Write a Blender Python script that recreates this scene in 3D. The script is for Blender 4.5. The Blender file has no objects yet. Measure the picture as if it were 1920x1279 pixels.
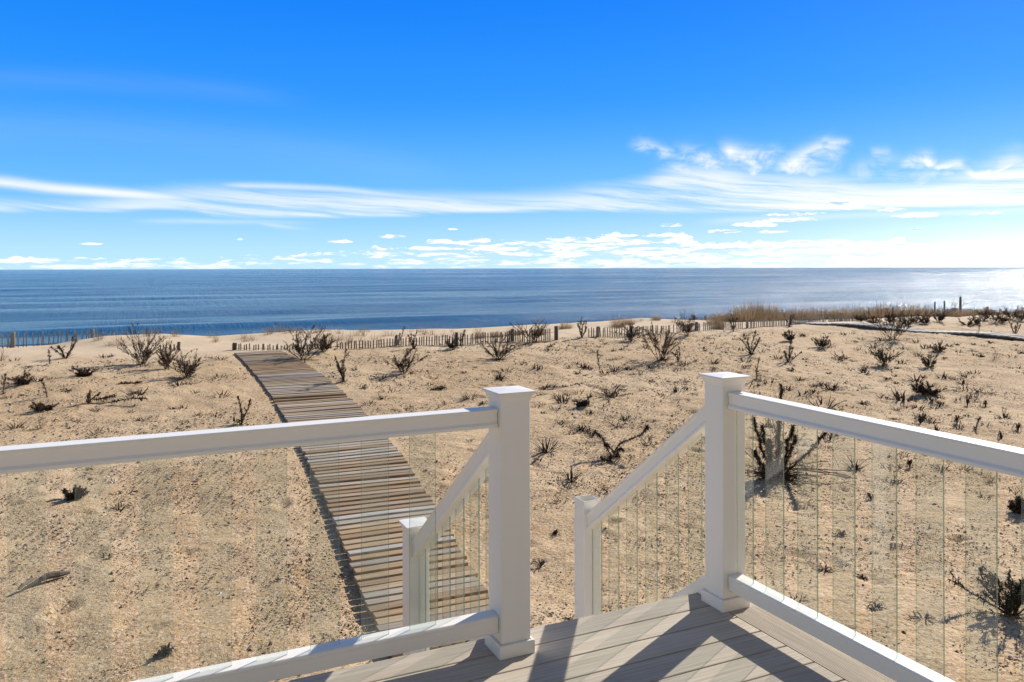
import bpy, math, random
import numpy as np
from mathutils import Vector
R = math.radians
rng = np.random.default_rng(7)
random.seed(7)
scene = bpy.context.scene

# ------------------------------------------------------------------ camera
EYE = 1.44
cam_d = bpy.data.cameras.new('camera')
cam = bpy.data.objects.new('camera', cam_d)
scene.collection.objects.link(cam)
cam.location = (0, 0, EYE)
cam.rotation_mode = 'XYZ'
cam.rotation_euler = (R(90), R(0.15), 0)
cam_d.sensor_width = 36.0
cam_d.lens = 36.0 * 1500 / 1920
cam_d.shift_y = -136.5 / 1920
cam_d.clip_start = 0.05
cam_d.clip_end = 100000
scene.camera = cam
scene.view_settings.view_transform = 'Standard'
scene.view_settings.look = 'None'
scene.view_settings.gamma = 1
scene.view_settings.exposure = 0.42
scene.cycles.max_bounces = 8
scene.cycles.transparent_max_bounces = 48

# ------------------------------------------------------------------ light
SUN_AZ, SUN_EL = 38.0, 31.0
sd = bpy.data.lights.new('sun', 'SUN')
sd.energy = 4.8
sd.angle = R(0.5)
sd.color = (1.0, 0.93, 0.82)
sun = bpy.data.objects.new('sun', sd)
scene.collection.objects.link(sun)
SDIR = Vector((math.sin(R(SUN_AZ)) * math.cos(R(SUN_EL)), math.cos(R(SUN_AZ)) * math.cos(R(SUN_EL)), math.sin(R(SUN_EL))))
sun.rotation_euler = (-SDIR).to_track_quat('-Z', 'Y').to_euler()


class E:
    """tiny expression builder for shader math"""
    def __init__(s, nt, sock): s.nt, s.k = nt, sock
    @staticmethod
    def op(nt, o, *a):
        n = nt.nodes.new('ShaderNodeMath'); n.operation = o
        for i, x in enumerate(a):
            if isinstance(x, E): nt.links.new(x.k, n.inputs[i])
            else: n.inputs[i].default_value = float(x)
        return E(nt, n.outputs[0])
    def __add__(s, o): return E.op(s.nt, 'ADD', s, o)
    __radd__ = __add__
    def __sub__(s, o): return E.op(s.nt, 'SUBTRACT', s, o)
    def __rsub__(s, o): return E.op(s.nt, 'SUBTRACT', o, s)
    def __mul__(s, o): return E.op(s.nt, 'MULTIPLY', s, o)
    __rmul__ = __mul__
    def __truediv__(s, o): return E.op(s.nt, 'DIVIDE', s, o)
    def __pow__(s, o): return E.op(s.nt, 'POWER', s, o)
    def __rpow__(s, o): return E.op(s.nt, 'POWER', o, s)
    def clamp(s): return E.op(s.nt, 'MINIMUM', E.op(s.nt, 'MAXIMUM', s, 0), 1)
    def max(s, o): return E.op(s.nt, 'MAXIMUM', s, o)
    def min(s, o): return E.op(s.nt, 'MINIMUM', s, o)


def sstep(x, a, b):
    n = x.nt.nodes.new('ShaderNodeMapRange'); n.interpolation_type = 'SMOOTHSTEP'
    x.nt.links.new(x.k, n.inputs[0])
    for i, v in ((1, a), (2, b)):
        if isinstance(v, E): x.nt.links.new(v.k, n.inputs[i])
        else: n.inputs[i].default_value = v
    return E(x.nt, n.outputs[0])


def noise(nt, vec, scale, detail=4, rough=0.5, dist=0.0, out=0):
    n = nt.nodes.new('ShaderNodeTexNoise')
    if vec is not None: nt.links.new(vec, n.inputs['Vector'])
    n.inputs['Scale'].default_value = scale
    n.inputs['Detail'].default_value = detail
    n.inputs['Roughness'].default_value = rough
    n.inputs['Distortion'].default_value = dist
    return E(nt, n.outputs[out])


def comb(nt, x, y, z=0.0):
    n = nt.nodes.new('ShaderNodeCombineXYZ')
    for i, v in enumerate((x, y, z)):
        if isinstance(v, E): nt.links.new(v.k, n.inputs[i])
        else: n.inputs[i].default_value = v
    return n.outputs[0]


def curve(x, pts, lo, hi):
    """piecewise smooth function of x through pts, values in lo..hi"""
    nt = x.nt
    x0, x1 = pts[0][0], pts[-1][0]
    n = nt.nodes.new('ShaderNodeFloatCurve')
    c = n.mapping.curves[0]
    P = [((p[0] - x0) / (x1 - x0), (p[1] - lo) / (hi - lo)) for p in pts]
    c.points[0].location = P[0]; c.points[1].location = P[-1]
    for p in P[1:-1]: c.points.new(*p)
    n.mapping.update()
    t = ((x - x0) / (x1 - x0)).clamp()
    nt.links.new(t.k, n.inputs['Value'])
    return E(nt, n.outputs[0]) * (hi - lo) + lo


def mixc(nt, f, a, b, mode='MIX'):
    n = nt.nodes.new('ShaderNodeMix'); n.data_type = 'RGBA'; n.blend_type = mode
    n.clamp_result = False
    def put(v, i):
        if isinstance(v, E): nt.links.new(v.k, n.inputs[i])
        elif hasattr(v, 'is_output'): nt.links.new(v, n.inputs[i])
        elif isinstance(v, (tuple, list)): n.inputs[i].default_value = (*v, 1)
        else: n.inputs[i].default_value = v
    put(f, 0); put(a, 6); put(b, 7)
    return n.outputs[2]


def build_world():
    w = bpy.data.worlds.new('World'); scene.world = w
    w.use_nodes = True
    nt = w.node_tree
    bg = nt.nodes['Background']
    sky = nt.nodes.new('ShaderNodeTexSky'); sky.sky_type = 'NISHITA'
    sky.sun_disc = False
    sky.sun_elevation = R(SUN_EL); sky.sun_rotation = R(SUN_AZ)
    sky.altitude = 0; sky.air_density = 1.0; sky.dust_density = 0.35; sky.ozone_density = 3.0
    tc = nt.nodes.new('ShaderNodeTexCoord')
    sp = nt.nodes.new('ShaderNodeSeparateXYZ')
    nt.links.new(tc.outputs['Generated'], sp.inputs[0])
    X, Y, Z = (E(nt, sp.outputs[i]) for i in range(3))
    az = E.op(nt, 'ARCTAN2', X, Y)                  # azimuth from the view towards the sea
    el = E.op(nt, 'ARCTAN2', Z, E.op(nt, 'SQRT', X * X + Y * Y))
    # sky colour: deeper, more saturated blue as a polarised winter sky
    def A(px): return math.atan((px - 960) / 1500)
    def EL(px, py): return math.atan((503 - py) / 1500 * math.cos(A(px)))
    elc = el.max(0.0)
    flat = (X * math.sin(R(SUN_AZ)) + Y * math.cos(R(SUN_AZ))).max(0.0) ** 7.0
    # deep polarised winter blue near the horizon belt, the plain sky overhead
    c1 = mixc(nt, sstep(elc, 0.0, 0.10), SKY0, SKY1)
    c2 = mixc(nt, sstep(elc, 0.07, 0.22), c1, SKY2)
    c3 = mixc(nt, sstep(elc, 0.17, 0.36), c2, SKY3)
    c3 = mixc(nt, 1.0, c3, mixc(nt, flat * (1.0 - elc * 2.2).clamp(), (0.94, 0.94, 0.97), (1.7, 1.14, 1.02)), 'MULTIPLY')
    soft = mixc(nt, 1.0, sky.outputs[0], (0.80, 0.75, 0.70), 'MULTIPLY')
    skyc = mixc(nt, (sstep(elc, 0.34, 0.62) * 0.85 + 0.04).max(1.0 - sstep(Y, -0.15, 0.25)), c3, soft)
    # --- cirrus band
    # streaked noise: stretched along the azimuth, sheared
    # streaks run down to the right
    sx = az * 2.2; sy = el * 26.0 + az * 1.6
    warp = noise(nt, comb(nt, az * 2.5, el * 7.0, 3.0), 1.0, 3)
    st1 = noise(nt, comb(nt, sx + warp * 0.8, sy + warp * 1.6, 1.3), 1.0, 7, 0.6, 0.3)
    st2 = noise(nt, comb(nt, az * 5.0 + warp, el * 95.0 + az * 9.0 + warp * 4.0, 7.1), 1.0, 7, 0.66)
    top = [(-1.2, EL(0, 380)), (A(0), EL(0, 372)), (A(100), EL(100, 374)), (A(200), EL(200, 362)), (A(280), EL(280, 350)), (A(420), EL(420, 342)),
           (A(600), EL(600, 349)), (A(800), EL(800, 354)), (A(960), EL(960, 356)), (A(1100), EL(1100, 348)), (A(1200), EL(1200, 335)),
           (A(1300), EL(1300, 308)), (A(1420), EL(1420, 322)), (A(1560), EL(1560, 330)), (A(1700), EL(1700, 338)), (A(1800), EL(1800, 322)), (A(1920), EL(1920, 296)), (1.2, EL(1920, 340))]
    bot = [(-1.2, EL(0, 393)), (A(0), EL(0, 394)), (A(200), EL(200, 395)), (A(340), EL(340, 391)), (A(420), EL(420, 404)), (A(600), EL(600, 408)),
           (A(740), EL(740, 406)), (A(900), EL(900, 399)), (A(1100), EL(1100, 399)), (A(1300), EL(1300, 402)), (A(1500), EL(1500, 400)),
           (A(1700), EL(1700, 394)), (A(1920), EL(1920, 388)), (1.2, EL(1920, 392))]
    tp = curve(az, top, 0.0, 0.2); bt = curve(az, bot, 0.0, 0.2)
    wob = (st1 - 0.5) * 0.035 + (st2 - 0.5) * 0.008
    h = (el - bt) / (tp - bt).max(0.001)
    band = sstep(el + wob * 0.35, bt - 0.002, bt + 0.0055) * (1.0 - sstep(el + wob, tp - 0.016, tp + 0.010))
    dens = curve(az, [(-1.2, .5), (A(0), .78), (A(300), .62), (A(560), .72), (A(800), .75), (A(1050), .7), (A(1250), .85), (A(1500), .95), (A(1920), 1.0), (1.2, .8)], 0, 1)
    streak = sstep(st1 * 0.55 + st2 * 0.75, 0.50, 0.76)
    m = band * dens * (0.22 + 0.95 * streak) * (1.0 - 0.25 * h.clamp())
    # second long strand upper left and thin veils
    def strand(pts, wd, d, s0, s1):
        c = curve(az, [(A(x), EL(x, y)) for x, y in pts], -0.05, 0.4)
        q = (el - c + (warp - 0.5) * 0.008) / wd
        g = 2.718 ** (0.0 - q * q)
        ends = sstep(az, A(s0), A(s0) + 0.05) * (1.0 - sstep(az, A(s1) - 0.12, A(s1)))
        return g * ends * d * (0.35 + 0.9 * st2)
    m = m.max(strand([(-700, 290), (0, 338), (100, 350), (200, 358), (320, 368), (450, 372)], 0.0055, 1.1, -700, 460))
    m = m.max(strand([(380, 345), (600, 352), (760, 368), (900, 380), (1000, 384)], 0.004, 0.7, 380, 1050))
    m = m.max(strand([(0, 235), (400, 262), (900, 340)], 0.02, 0.05, -200, 900))
    m = m.max(strand([(0, 142), (300, 158), (600, 190)], 0.012, 0.05, -200, 620))
    m = m.max(strand([(440, 412), (470, 413), (500, 419), (570, 428), (600, 430)], 0.0028, 1.1, 452, 610))
    m = m.max(strand([(230, 414), (400, 414), (620, 418)], 0.003, 0.35, 230, 640))
    m = m.max(strand([(1290, 418), (1700, 402), (1920, 398)], 0.004, 0.4, 1290, 2300))
    # hooked wisps above the band on the right
    wv = noise(nt, comb(nt, az * 28, el * 40, 5.0), 1.0, 6, 0.6, 0.6)
    wv2 = noise(nt, comb(nt, az * 9, el * 14, 9.0), 1.0, 3, 0.5)
    def wisp(x0, y0, x1, y1, w0, d):
        a0, e0, a1, e1 = A(x0), EL(x0, y0), A(x1), EL(x1, y1)
        dx, dy = a1 - a0, e1 - e0; L2 = dx * dx + dy * dy
        t = (((az + (wv2 - 0.5) * 0.05) - a0) * dx + (el - e0) * dy) / L2
        q = (((az - a0) * dy - (el + (wv2 - 0.5) * 0.03 + (wv - 0.5) * 0.015 - e0) * dx) / math.sqrt(L2)) / w0
        g = 2.718 ** (0.0 - q * q) * sstep(t, -0.15, 0.25) * (1.0 - sstep(t, 0.75, 1.2))
        return g * d * sstep(wv * 0.8 + st2 * 0.3, 0.36, 0.74)
    for a in ((1195, 268, 1290, 300, .008, 1.1), (1265, 288, 1360, 312, .012, 1.0), (1345, 285, 1450, 300, .012, 1.2),
              (1395, 312, 1465, 277, .008, 1.2), (1450, 330, 1560, 285, .014, 1.2), (1530, 266, 1580, 274, .006, .7),
              (1620, 298, 1670, 292, .007, .6), (1680, 325, 1760, 292, .010, 1.2), (1750, 316, 1820, 290, .006, 1.2), (1640, 345, 1760, 322, .012, .6),
              (1800, 335, 1930, 294, .012, 1.2), (1230, 285, 1310, 335, .010, .8), (1290, 340, 1440, 300, .016, .6), (1400, 335, 1440, 300, .010, .9),
              (1500, 345, 1560, 300, .014, .7), (1580, 345, 1690, 300, .010, .5), (1690, 350, 1830, 300, .014, .7), (1850, 345, 1940, 310, .016, .8)):
        m = m.max(wisp(*a))
    # --- cumulus towards the horizon
    cn = noise(nt, comb(nt, az * 21 + 2.0, el * 130.0, 2.0), 1.0, 9, 0.66, 0.25)
    ctop = curve(az, [(-1.2, EL(960, 500)), (A(0), EL(0, 468)), (A(250), EL(250, 474)), (A(500), EL(500, 470)), (A(620), EL(620, 462)), (A(760), EL(760, 450)), (A(860), EL(860, 440)),
                      (A(1000), EL(1000, 440)), (A(1150), EL(1150, 432)), (A(1260), EL(1260, 430)), (A(1330), EL(1330, 448)), (A(1500), EL(1500, 446)),
                      (A(1700), EL(1700, 448)), (A(1920), EL(1920, 446)), (1.2, EL(1920, 450))], 0.0, 0.1)
    cov = curve(az, [(-1.2, 0.53), (A(0), 0.465), (A(560), 0.46), (A(760), 0.465), (A(1000), 0.43), (A(1300), 0.415), (A(1920), 0.39), (1.2, 0.39)], 0.2, 0.7)
    cw = noise(nt, comb(nt, az * 34, el * 50, 4.0), 1.0, 6, 0.6)
    inb = (1.0 - sstep(el + (cw - 0.5) * 0.028, ctop - 0.007, ctop + 0.004))
    cm = sstep(cn + (inb - 1.0) * 1.0, cov, cov + 0.14) * (1.0 - 0.55 * sstep(0.012 - el, 0.0, 0.014))
    # separate small fair-weather clouds
    def puff(x, y, wd, ht, d=1.0):
        a0, e0 = A(x), EL(x, y)
        n = noise(nt, comb(nt, az * 85, el * 200, x * 0.01), 1.0, 6, 0.68)
        qa = (az - a0) / (wd / 1500); qe = (el - e0) / (ht / 1500)
        low = (0.0 - qe).max(0.0) * 1.6
        v = 1.0 - (qa * qa + qe * qe) - low + (n - 0.5) * 3.6 - 0.15
        return sstep(v, 0.0, 0.6) * d
    for a in ((735, 444, 28, 6), (848, 430, 12, 4), (640, 453, 24, 5), (1262, 424, 30, 5), (1355, 436, 34, 7), (1420, 424, 46, 9), (1480, 415, 60, 6),
              (1490, 404, 55, 5), (1585, 390, 34, 16), (1445, 437, 32, 5), (1670, 396, 26, 6), (1722, 407, 40, 7), (1830, 404, 12, 4),
              (1862, 402, 14, 4), (1722, 433, 9, 4), (170, 456, 20, 3), (450, 448, 6, 3)):
        cm = cm.max(puff(*a))
    # shading inside the cumulus: bluish undersides
    cs = noise(nt, comb(nt, az * 21 + 2.0, el * 130.0 + 0.5, 2.0), 1.0, 9, 0.66, 0.25)
    shade = sstep(cs - cn, -0.02, 0.16)
    cumc = mixc(nt, shade, CLOUD_LIT, CLOUD_SHADE)
    # haze near the horizon and the glare round the low winter sun
    dot = X * SDIR.x + Y * SDIR.y + Z * SDIR.z
    hz = (2.718 ** (0.0 - elc / 0.055)) * (HZ0 + HZ1 * flat)
    skyc = mixc(nt, hz.clamp(), skyc, HAZE_COL)
    skyc = mixc(nt, m.clamp(), skyc, CIRRUS_COL)
    skyc = mixc(nt, cm.clamp(), skyc, cumc)
    glare = (dot.max(0.0) ** 26.0) * GLARE + (dot.max(0.0) ** 6.0) * GLARE2
    gl2 = flat ** 4.0 * (2.718 ** (0.0 - elc / 0.045)) * GLARE3
    skyc = mixc(nt, 1.0, skyc, mixc(nt, (glare + gl2), (0, 0, 0), (9, 9.4, 8.0)), 'ADD')
    nt.links.new(skyc, bg.inputs[0])
    bg.inputs[1].default_value = 0.1


SKY0 = (3.2, 6.3, 8.2)
SKY1 = (0.85, 4.0, 8.0)
SKY2 = (0.14, 2.55, 8.0)
SKY3 = (0.0, 1.75, 7.6)
CLOUD_LIT = (8.8, 8.6, 8.2)
CLOUD_SHADE = (3.9, 5.5, 7.2)
HAZE_COL = (5.6, 7.0, 7.7)
CIRRUS_COL = (7.3, 7.6, 8.4)
HZ0, HZ1 = 0.45, 0.12
GLARE, GLARE2, GLARE3 = 0.03, 0.0, 0.6
build_world()

# ------------------------------------------------------------------ frame of the place: s along the shore, t out to sea
CU, SU = math.cos(R(25)), math.sin(R(25))
def W(s, t, z=0.0): return (s * CU - t * SU, s * SU + t * CU, z)
def ST(x, y): return (x * CU + y * SU, -x * SU + y * CU)

_perm = np.random.default_rng(3).random(65536)
def vnoise(x, y, seed=0):
    x = np.asarray(x, float); y = np.asarray(y, float)
    xi = np.floor(x).astype(np.int64); yi = np.floor(y).astype(np.int64)
    fx = x - xi; fy = y - yi
    fx = fx * fx * (3 - 2 * fx); fy = fy * fy * (3 - 2 * fy)
    def g(a, b): return _perm[((a * 73856093) ^ (b * 19349663) ^ (seed * 83492791)) & 65535]
    return (g(xi, yi) * (1 - fx) + g(xi + 1, yi) * fx) * (1 - fy) + (g(xi, yi + 1) * (1 - fx) + g(xi + 1, yi + 1) * fx) * fy - 0.5
def fbm(x, y, o=4, seed=0, g=0.5):
    r = 0; a = 1.0
    for i in range(o):
        r = r + a * vnoise(np.asarray(x) * 2 ** i + 17 * i, np.asarray(y) * 2 ** i + 31 * i, seed + i); a *= g
    return r

_T = np.array([-60, 4.5, 6.15, 8.6, 13.5, 16, 18.3, 20.0, 22.5, 24.0, 26.0, 31.0, 40, 60, 200])
_H = np.array([-1.15, -1.10, -1.12, -0.98, -0.70, -0.54, -0.41, -0.38, -0.36, -0.5, -1.2, -2.9, -3.8, -5, -9])
_CX = np.array([0, 100, 200, 300, 400, 500, 600, 800, 960, 1100, 1200, 1300, 1400, 1600, 1900])
_CY = np.array([653, 646, 631, 627, 632, 625, 618, 617, 613, 606, 598, 601, 603, 600, 597])
_f = CU - SU * (_CX - 960) / 1500; _Z = 22.5 / _f
_CS = _Z * (CU * (_CX - 960) / 1500 + SU); _CG = EYE - (_CY + (_CX - 960) * 0.0026 - 503) / 1500 * _Z
def ground(s, t):
    s = np.asarray(s, float); t = np.asarray(t, float)
    base = np.interp(t, _T, _H)
    cr = np.interp(s, _CS, _CG) - np.interp(22.5, _T, _H)
    wt = np.exp(-((t - 22.5) / 1.7) ** 2)
    z = base + cr * wt
    z = z + 0.05 * fbm(s * 0.35, t * 0.5, 3, 5) * np.clip((t - 3) / 4, 0, 1)
    z = z + 0.16 * fbm(s * 0.5, t * 0.45, 3, 9) * np.exp(-((t - 21.2) / 1.6) ** 2) * 0.6
    return z

def gz(s, t): return float(ground(s, t))
def px2w(px, py):
    """the point of the dune that lies in that direction of the view"""
    k = (py + (px - 960) * 0.0026 - 503) / 1500; a = (px - 960) / 1500
    Zs = np.arange(3, 60, 0.02)
    s = Zs * (a * CU + SU); t = Zs * (CU - a * SU)
    d = EYE - k * Zs - ground(s, t)
    i = int(np.argmax(d < 0)) if (d < 0).any() else int(np.argmin(np.abs(d)))
    return float(s[i]), float(t[i]), float(Zs[i])

# ------------------------------------------------------------------ materials
def new_mat(name):
    m = bpy.data.materials.new(name); m.use_nodes = True
    nt = m.node_tree; b = nt.nodes['Principled BSDF']
    return m, nt, b
def objcoord(nt, kind='Object'):
    return nt.nodes.new('ShaderNodeTexCoord').outputs[kind]
def poscoord(nt):
    return nt.nodes.new('ShaderNodeNewGeometry').outputs['Position']
def bump(nt, b, h, strength=0.5, dist=0.01, prev=None):
    n = nt.nodes.new('ShaderNodeBump'); n.inputs['Strength'].default_value = strength
    n.inputs['Distance'].default_value = dist
    nt.links.new(h.k, n.inputs['Height'])
    if prev is not None: nt.links.new(prev, n.inputs['Normal'])
    if b is not None: nt.links.new(n.outputs[0], b.inputs['Normal'])
    return n.outputs[0]
def rot_st(nt, v, sx=1.0, sy=1.0):
    """position turned into shore coordinates, scaled"""
    m = nt.nodes.new('ShaderNodeMapping'); m.vector_type = 'POINT'
    m.inputs['Rotation'].default_value = (0, 0, R(-25))
    nt.links.new(v, m.inputs[0])
    m2 = nt.nodes.new('ShaderNodeMapping'); m2.inputs['Scale'].default_value = (sx, sy, 1)
    nt.links.new(m.outputs[0], m2.inputs[0])
    return m2.outputs[0]

def mat_sand():
    m, nt, b = new_mat('sand')
    P = poscoord(nt)
    n1 = noise(nt, P, 0.35, 4, 0.55)
    n2 = noise(nt, P, 2.2, 5, 0.6)
    n3 = noise(nt, P, 26, 4, 0.65)
    n4 = noise(nt, P, 90, 3, 0.6)
    vor = nt.nodes.new('ShaderNodeTexVoronoi'); vor.inputs['Scale'].default_value = 55
    nt.links.new(P, vor.inputs['Vector'])
    spx = nt.nodes.new('ShaderNodeSeparateColor'); nt.links.new(vor.outputs['Color'], spx.inputs[0])
    v1 = E(nt, spx.outputs[0]); v2 = E(nt, spx.outputs[1])
    c = mixc(nt, sstep(n1, 0.35, 0.65), (0.52, 0.36, 0.20), (0.60, 0.435, 0.26))
    c = mixc(nt, sstep(n2, 0.5, 0.75) * 0.6, c, (0.58, 0.36, 0.17))
    c = mixc(nt, sstep(n3, 0.54, 0.72) * 0.45, c, (0.30, 0.20, 0.115))
    c = mixc(nt, sstep(v1, 0.80, 0.82) * 0.6, c, (0.70, 0.58, 0.44))
    c = mixc(nt, sstep(v2, 0.86, 0.88) * 0.55, c, (0.16, 0.10, 0.065))
    # wind-blown pale fine sand over the seaward dune
    sp = nt.nodes.new('ShaderNodeSeparateXYZ'); nt.links.new(rot_st(nt, P), sp.inputs[0])
    t = E(nt, sp.outputs[1]) + (n1 - 0.5) * 5.0
    far = sstep(t, 16.5, 20.5)
    c = mixc(nt, far * 0.85, c, (0.64, 0.50, 0.345))
    nt.links.new(c, b.inputs['Base Color'])
    b.inputs['Roughness'].default_value = 0.95
    b.inputs['Specular IOR Level'].default_value = 0.15
    k = (1.0 - far * 0.8) * (0.5 + 0.6 * sstep(noise(nt, P, 0.9, 4, 0.55), 0.40, 0.60))
    # wind ripples, crests about across the wind
    wv = nt.nodes.new('ShaderNodeTexWave'); wv.wave_type = 'BANDS'; wv.bands_direction = 'Y'
    wv.inputs['Scale'].default_value = 2.6; wv.inputs['Distortion'].default_value = 14.0; wv.inputs['Detail'].default_value = 3
    wv.inputs['Detail Scale'].default_value = 1.2
    nt.links.new(P, wv.inputs['Vector'])
    sv = E(nt, sp.outputs[0])
    rip = E(nt, wv.outputs['Fac']) * sstep(n2, 0.42, 0.6) * sstep(sv, 2.6, 4.2)
    p = bump(nt, None, n2 * 0.6 + rip * 0.16, 0.6, 0.05)
    p = bump(nt, None, n3 * k, 0.9, 0.021, p)
    bump(nt, b, (n4 + v1 * 0.5) * k, 0.8, 0.009, p)
    return m

def mat_rand(name, cols, rough=0.9, grain=None, sheen=0.0):
    """colour picked per loose piece among the stops"""
    m, nt, b = new_mat(name)
    g = nt.nodes.new('ShaderNodeNewGeometry')
    r = nt.nodes.new('ShaderNodeValToRGB'); r.color_ramp.interpolation = 'LINEAR'
    nt.links.new(g.outputs['Random Per Island'], r.inputs[0])
    els = r.color_ramp.elements
    while len(els) < len(cols): els.new(0.5)
    for i, c in enumerate(cols):
        els[i].position = i / (len(cols) - 1) if len(cols) > 1 else 0; els[i].color = (*c, 1)
    col = r.outputs[0]
    b.inputs['Roughness'].default_value = rough
    b.inputs['Specular IOR Level'].default_value = 0.25
    P = poscoord(nt)
    if sheen:
        tl = nt.nodes.new('ShaderNodeBsdfTranslucent'); ms = nt.nodes.new('ShaderNodeMixShader'); ms.inputs[0].default_value = sheen
        nt.links.new(col, tl.inputs[0]); nt.links.new(b.outputs[0], ms.inputs[1]); nt.links.new(tl.outputs[0], ms.inputs[2])
        nt.links.new(ms.outputs[0], nt.nodes['Material Output'].inputs[0])
    if grain:
        sx, sy, sc = grain
        v = rot_st(nt, P, sx, sy)
        n = noise(nt, v, sc, 5, 0.65)
        n2 = noise(nt, v, sc * 3.1, 3, 0.6)
        col = mixc(nt, 1.0, col, mixc(nt, sstep(n * 0.6 + n2 * 0.4, 0.3, 0.7), (0.62, 0.60, 0.58), (1.22, 1.2, 1.17)), 'MULTIPLY')
        bump(nt, b, n + n2 * 0.5, 0.35, 0.004)
    else:
        n = noise(nt, P, 14, 3, 0.6)
        col = mixc(nt, 1.0, col, mixc(nt, n, (0.7, 0.7, 0.7), (1.25, 1.25, 1.25)), 'MULTIPLY')
    nt.links.new(col, b.inputs['Base Color'])
    return m

def mat_vinyl():
    m, nt, b = new_mat('white_vinyl')
    P = poscoord(nt)
    n = noise(nt, P, 3.5, 5, 0.6); n2 = noise(nt, P, 70, 3, 0.7)
    d = sstep(n, 0.55, 0.8) * 0.35
    c = mixc(nt, d, (0.85, 0.81, 0.74), (0.72, 0.68, 0.615))
    nt.links.new(c, b.inputs['Base Color'])
    b.inputs['Roughness'].default_value = 0.42
    b.inputs['Specular IOR Level'].default_value = 0.45
    bump(nt, b, n2, 0.08, 0.002)
    return m

def mat_deck(rot=0.0, tone=1.0):
    m, nt, b = new_mat('composite_deck')
    P = poscoord(nt)
    g = nt.nodes.new('ShaderNodeNewGeometry')
    rnd = E(nt, g.outputs['Random Per Island'])
    v = rot_st(nt, P, 1.5 if not rot else 60, 60 if not rot else 1.5)
    n = noise(nt, v, 1.6, 6, 0.65, 0.4); n2 = noise(nt, v, 6, 4, 0.7)
    n3 = noise(nt, P, 260, 2, 0.5)
    c = mixc(nt, sstep(n, 0.3, 0.7), (0.37 * tone, 0.32 * tone, 0.255 * tone), (0.54 * tone, 0.475 * tone, 0.385 * tone))
    c = mixc(nt, sstep(n2, 0.45, 0.75) * 0.4, c, (0.34, 0.295, 0.245))
    c = mixc(nt, 1.0, c, mixc(nt, rnd, (0.86, 0.86, 0.87), (1.10, 1.09, 1.06)), 'MULTIPLY')
    nt.links.new(c, b.inputs['Base Color'])
    b.inputs['Roughness'].default_value = 0.8
    b.inputs['Specular IOR Level'].default_value = 0.2
    bump(nt, b, n2 + n3 * 0.8, 0.35, 0.0015)
    return m

def mat_glass(name, edge=False):
    m = bpy.data.materials.new(name); m.use_nodes = True
    nt = m.node_tree; nt.nodes.clear()
    out = nt.nodes.new('ShaderNodeOutputMaterial')
    tr = nt.nodes.new('ShaderNodeBsdfTransparent'); gl = nt.nodes.new('ShaderNodeBsdfGlossy')
    mx = nt.nodes.new('ShaderNodeMixShader'); gg = nt.nodes.new('ShaderNodeNewGeometry'); dt = nt.nodes.new('ShaderNodeVectorMath'); dt.operation = 'DOT_PRODUCT'
    nt.links.new(gg.outputs['Normal'], dt.inputs[0]); nt.links.new(gg.outputs['Incoming'], dt.inputs[1])
    cosn = E.op(nt, 'ABSOLUTE', E(nt, dt.outputs['Value']))
    schlick = (1.0 - cosn).clamp() ** 5.0 * 0.96 + 0.04
    gl.inputs['Roughness'].default_value = 0.02
    P = poscoord(nt)
    if edge:
        tr.inputs[0].default_value = (0.36, 0.52, 0.42, 1)
        df = nt.nodes.new('ShaderNodeBsdfPrincipled'); df.inputs['Base Color'].default_value = (0.58, 0.66, 0.56, 1)
        df.inputs['Roughness'].default_value = 0.15
        mx.inputs[0].default_value = 0.40
        nt.links.new(tr.outputs[0], mx.inputs[1]); nt.links.new(df.outputs[0], mx.inputs[2])
    else:
        n = noise(nt, P, 1.3, 4, 0.6)
        c = mixc(nt, sstep(n, 0.3, 0.7), (0.945, 0.968, 0.95), (0.96, 0.98, 0.966))
        nt.links.new(c, tr.inputs[0])
        # salt film
        df = nt.nodes.new('ShaderNodeBsdfDiffuse'); df.inputs[0].default_value = (0.75, 0.74, 0.7, 1)
        mx0 = nt.nodes.new('ShaderNodeMixShader')
        nt.links.new((sstep(n, 0.35, 0.8) * 0.05 + 0.025).k, mx0.inputs[0])
        nt.links.new(tr.outputs[0], mx0.inputs[1]); nt.links.new(df.outputs[0], mx0.inputs[2])
        nt.links.new((schlick * 0.9).k, mx.inputs[0])
        nt.links.new(mx0.outputs[0], mx.inputs[1]); nt.links.new(gl.outputs[0], mx.inputs[2])
    nt.links.new(mx.outputs[0], out.inputs[0])
    return m

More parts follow.
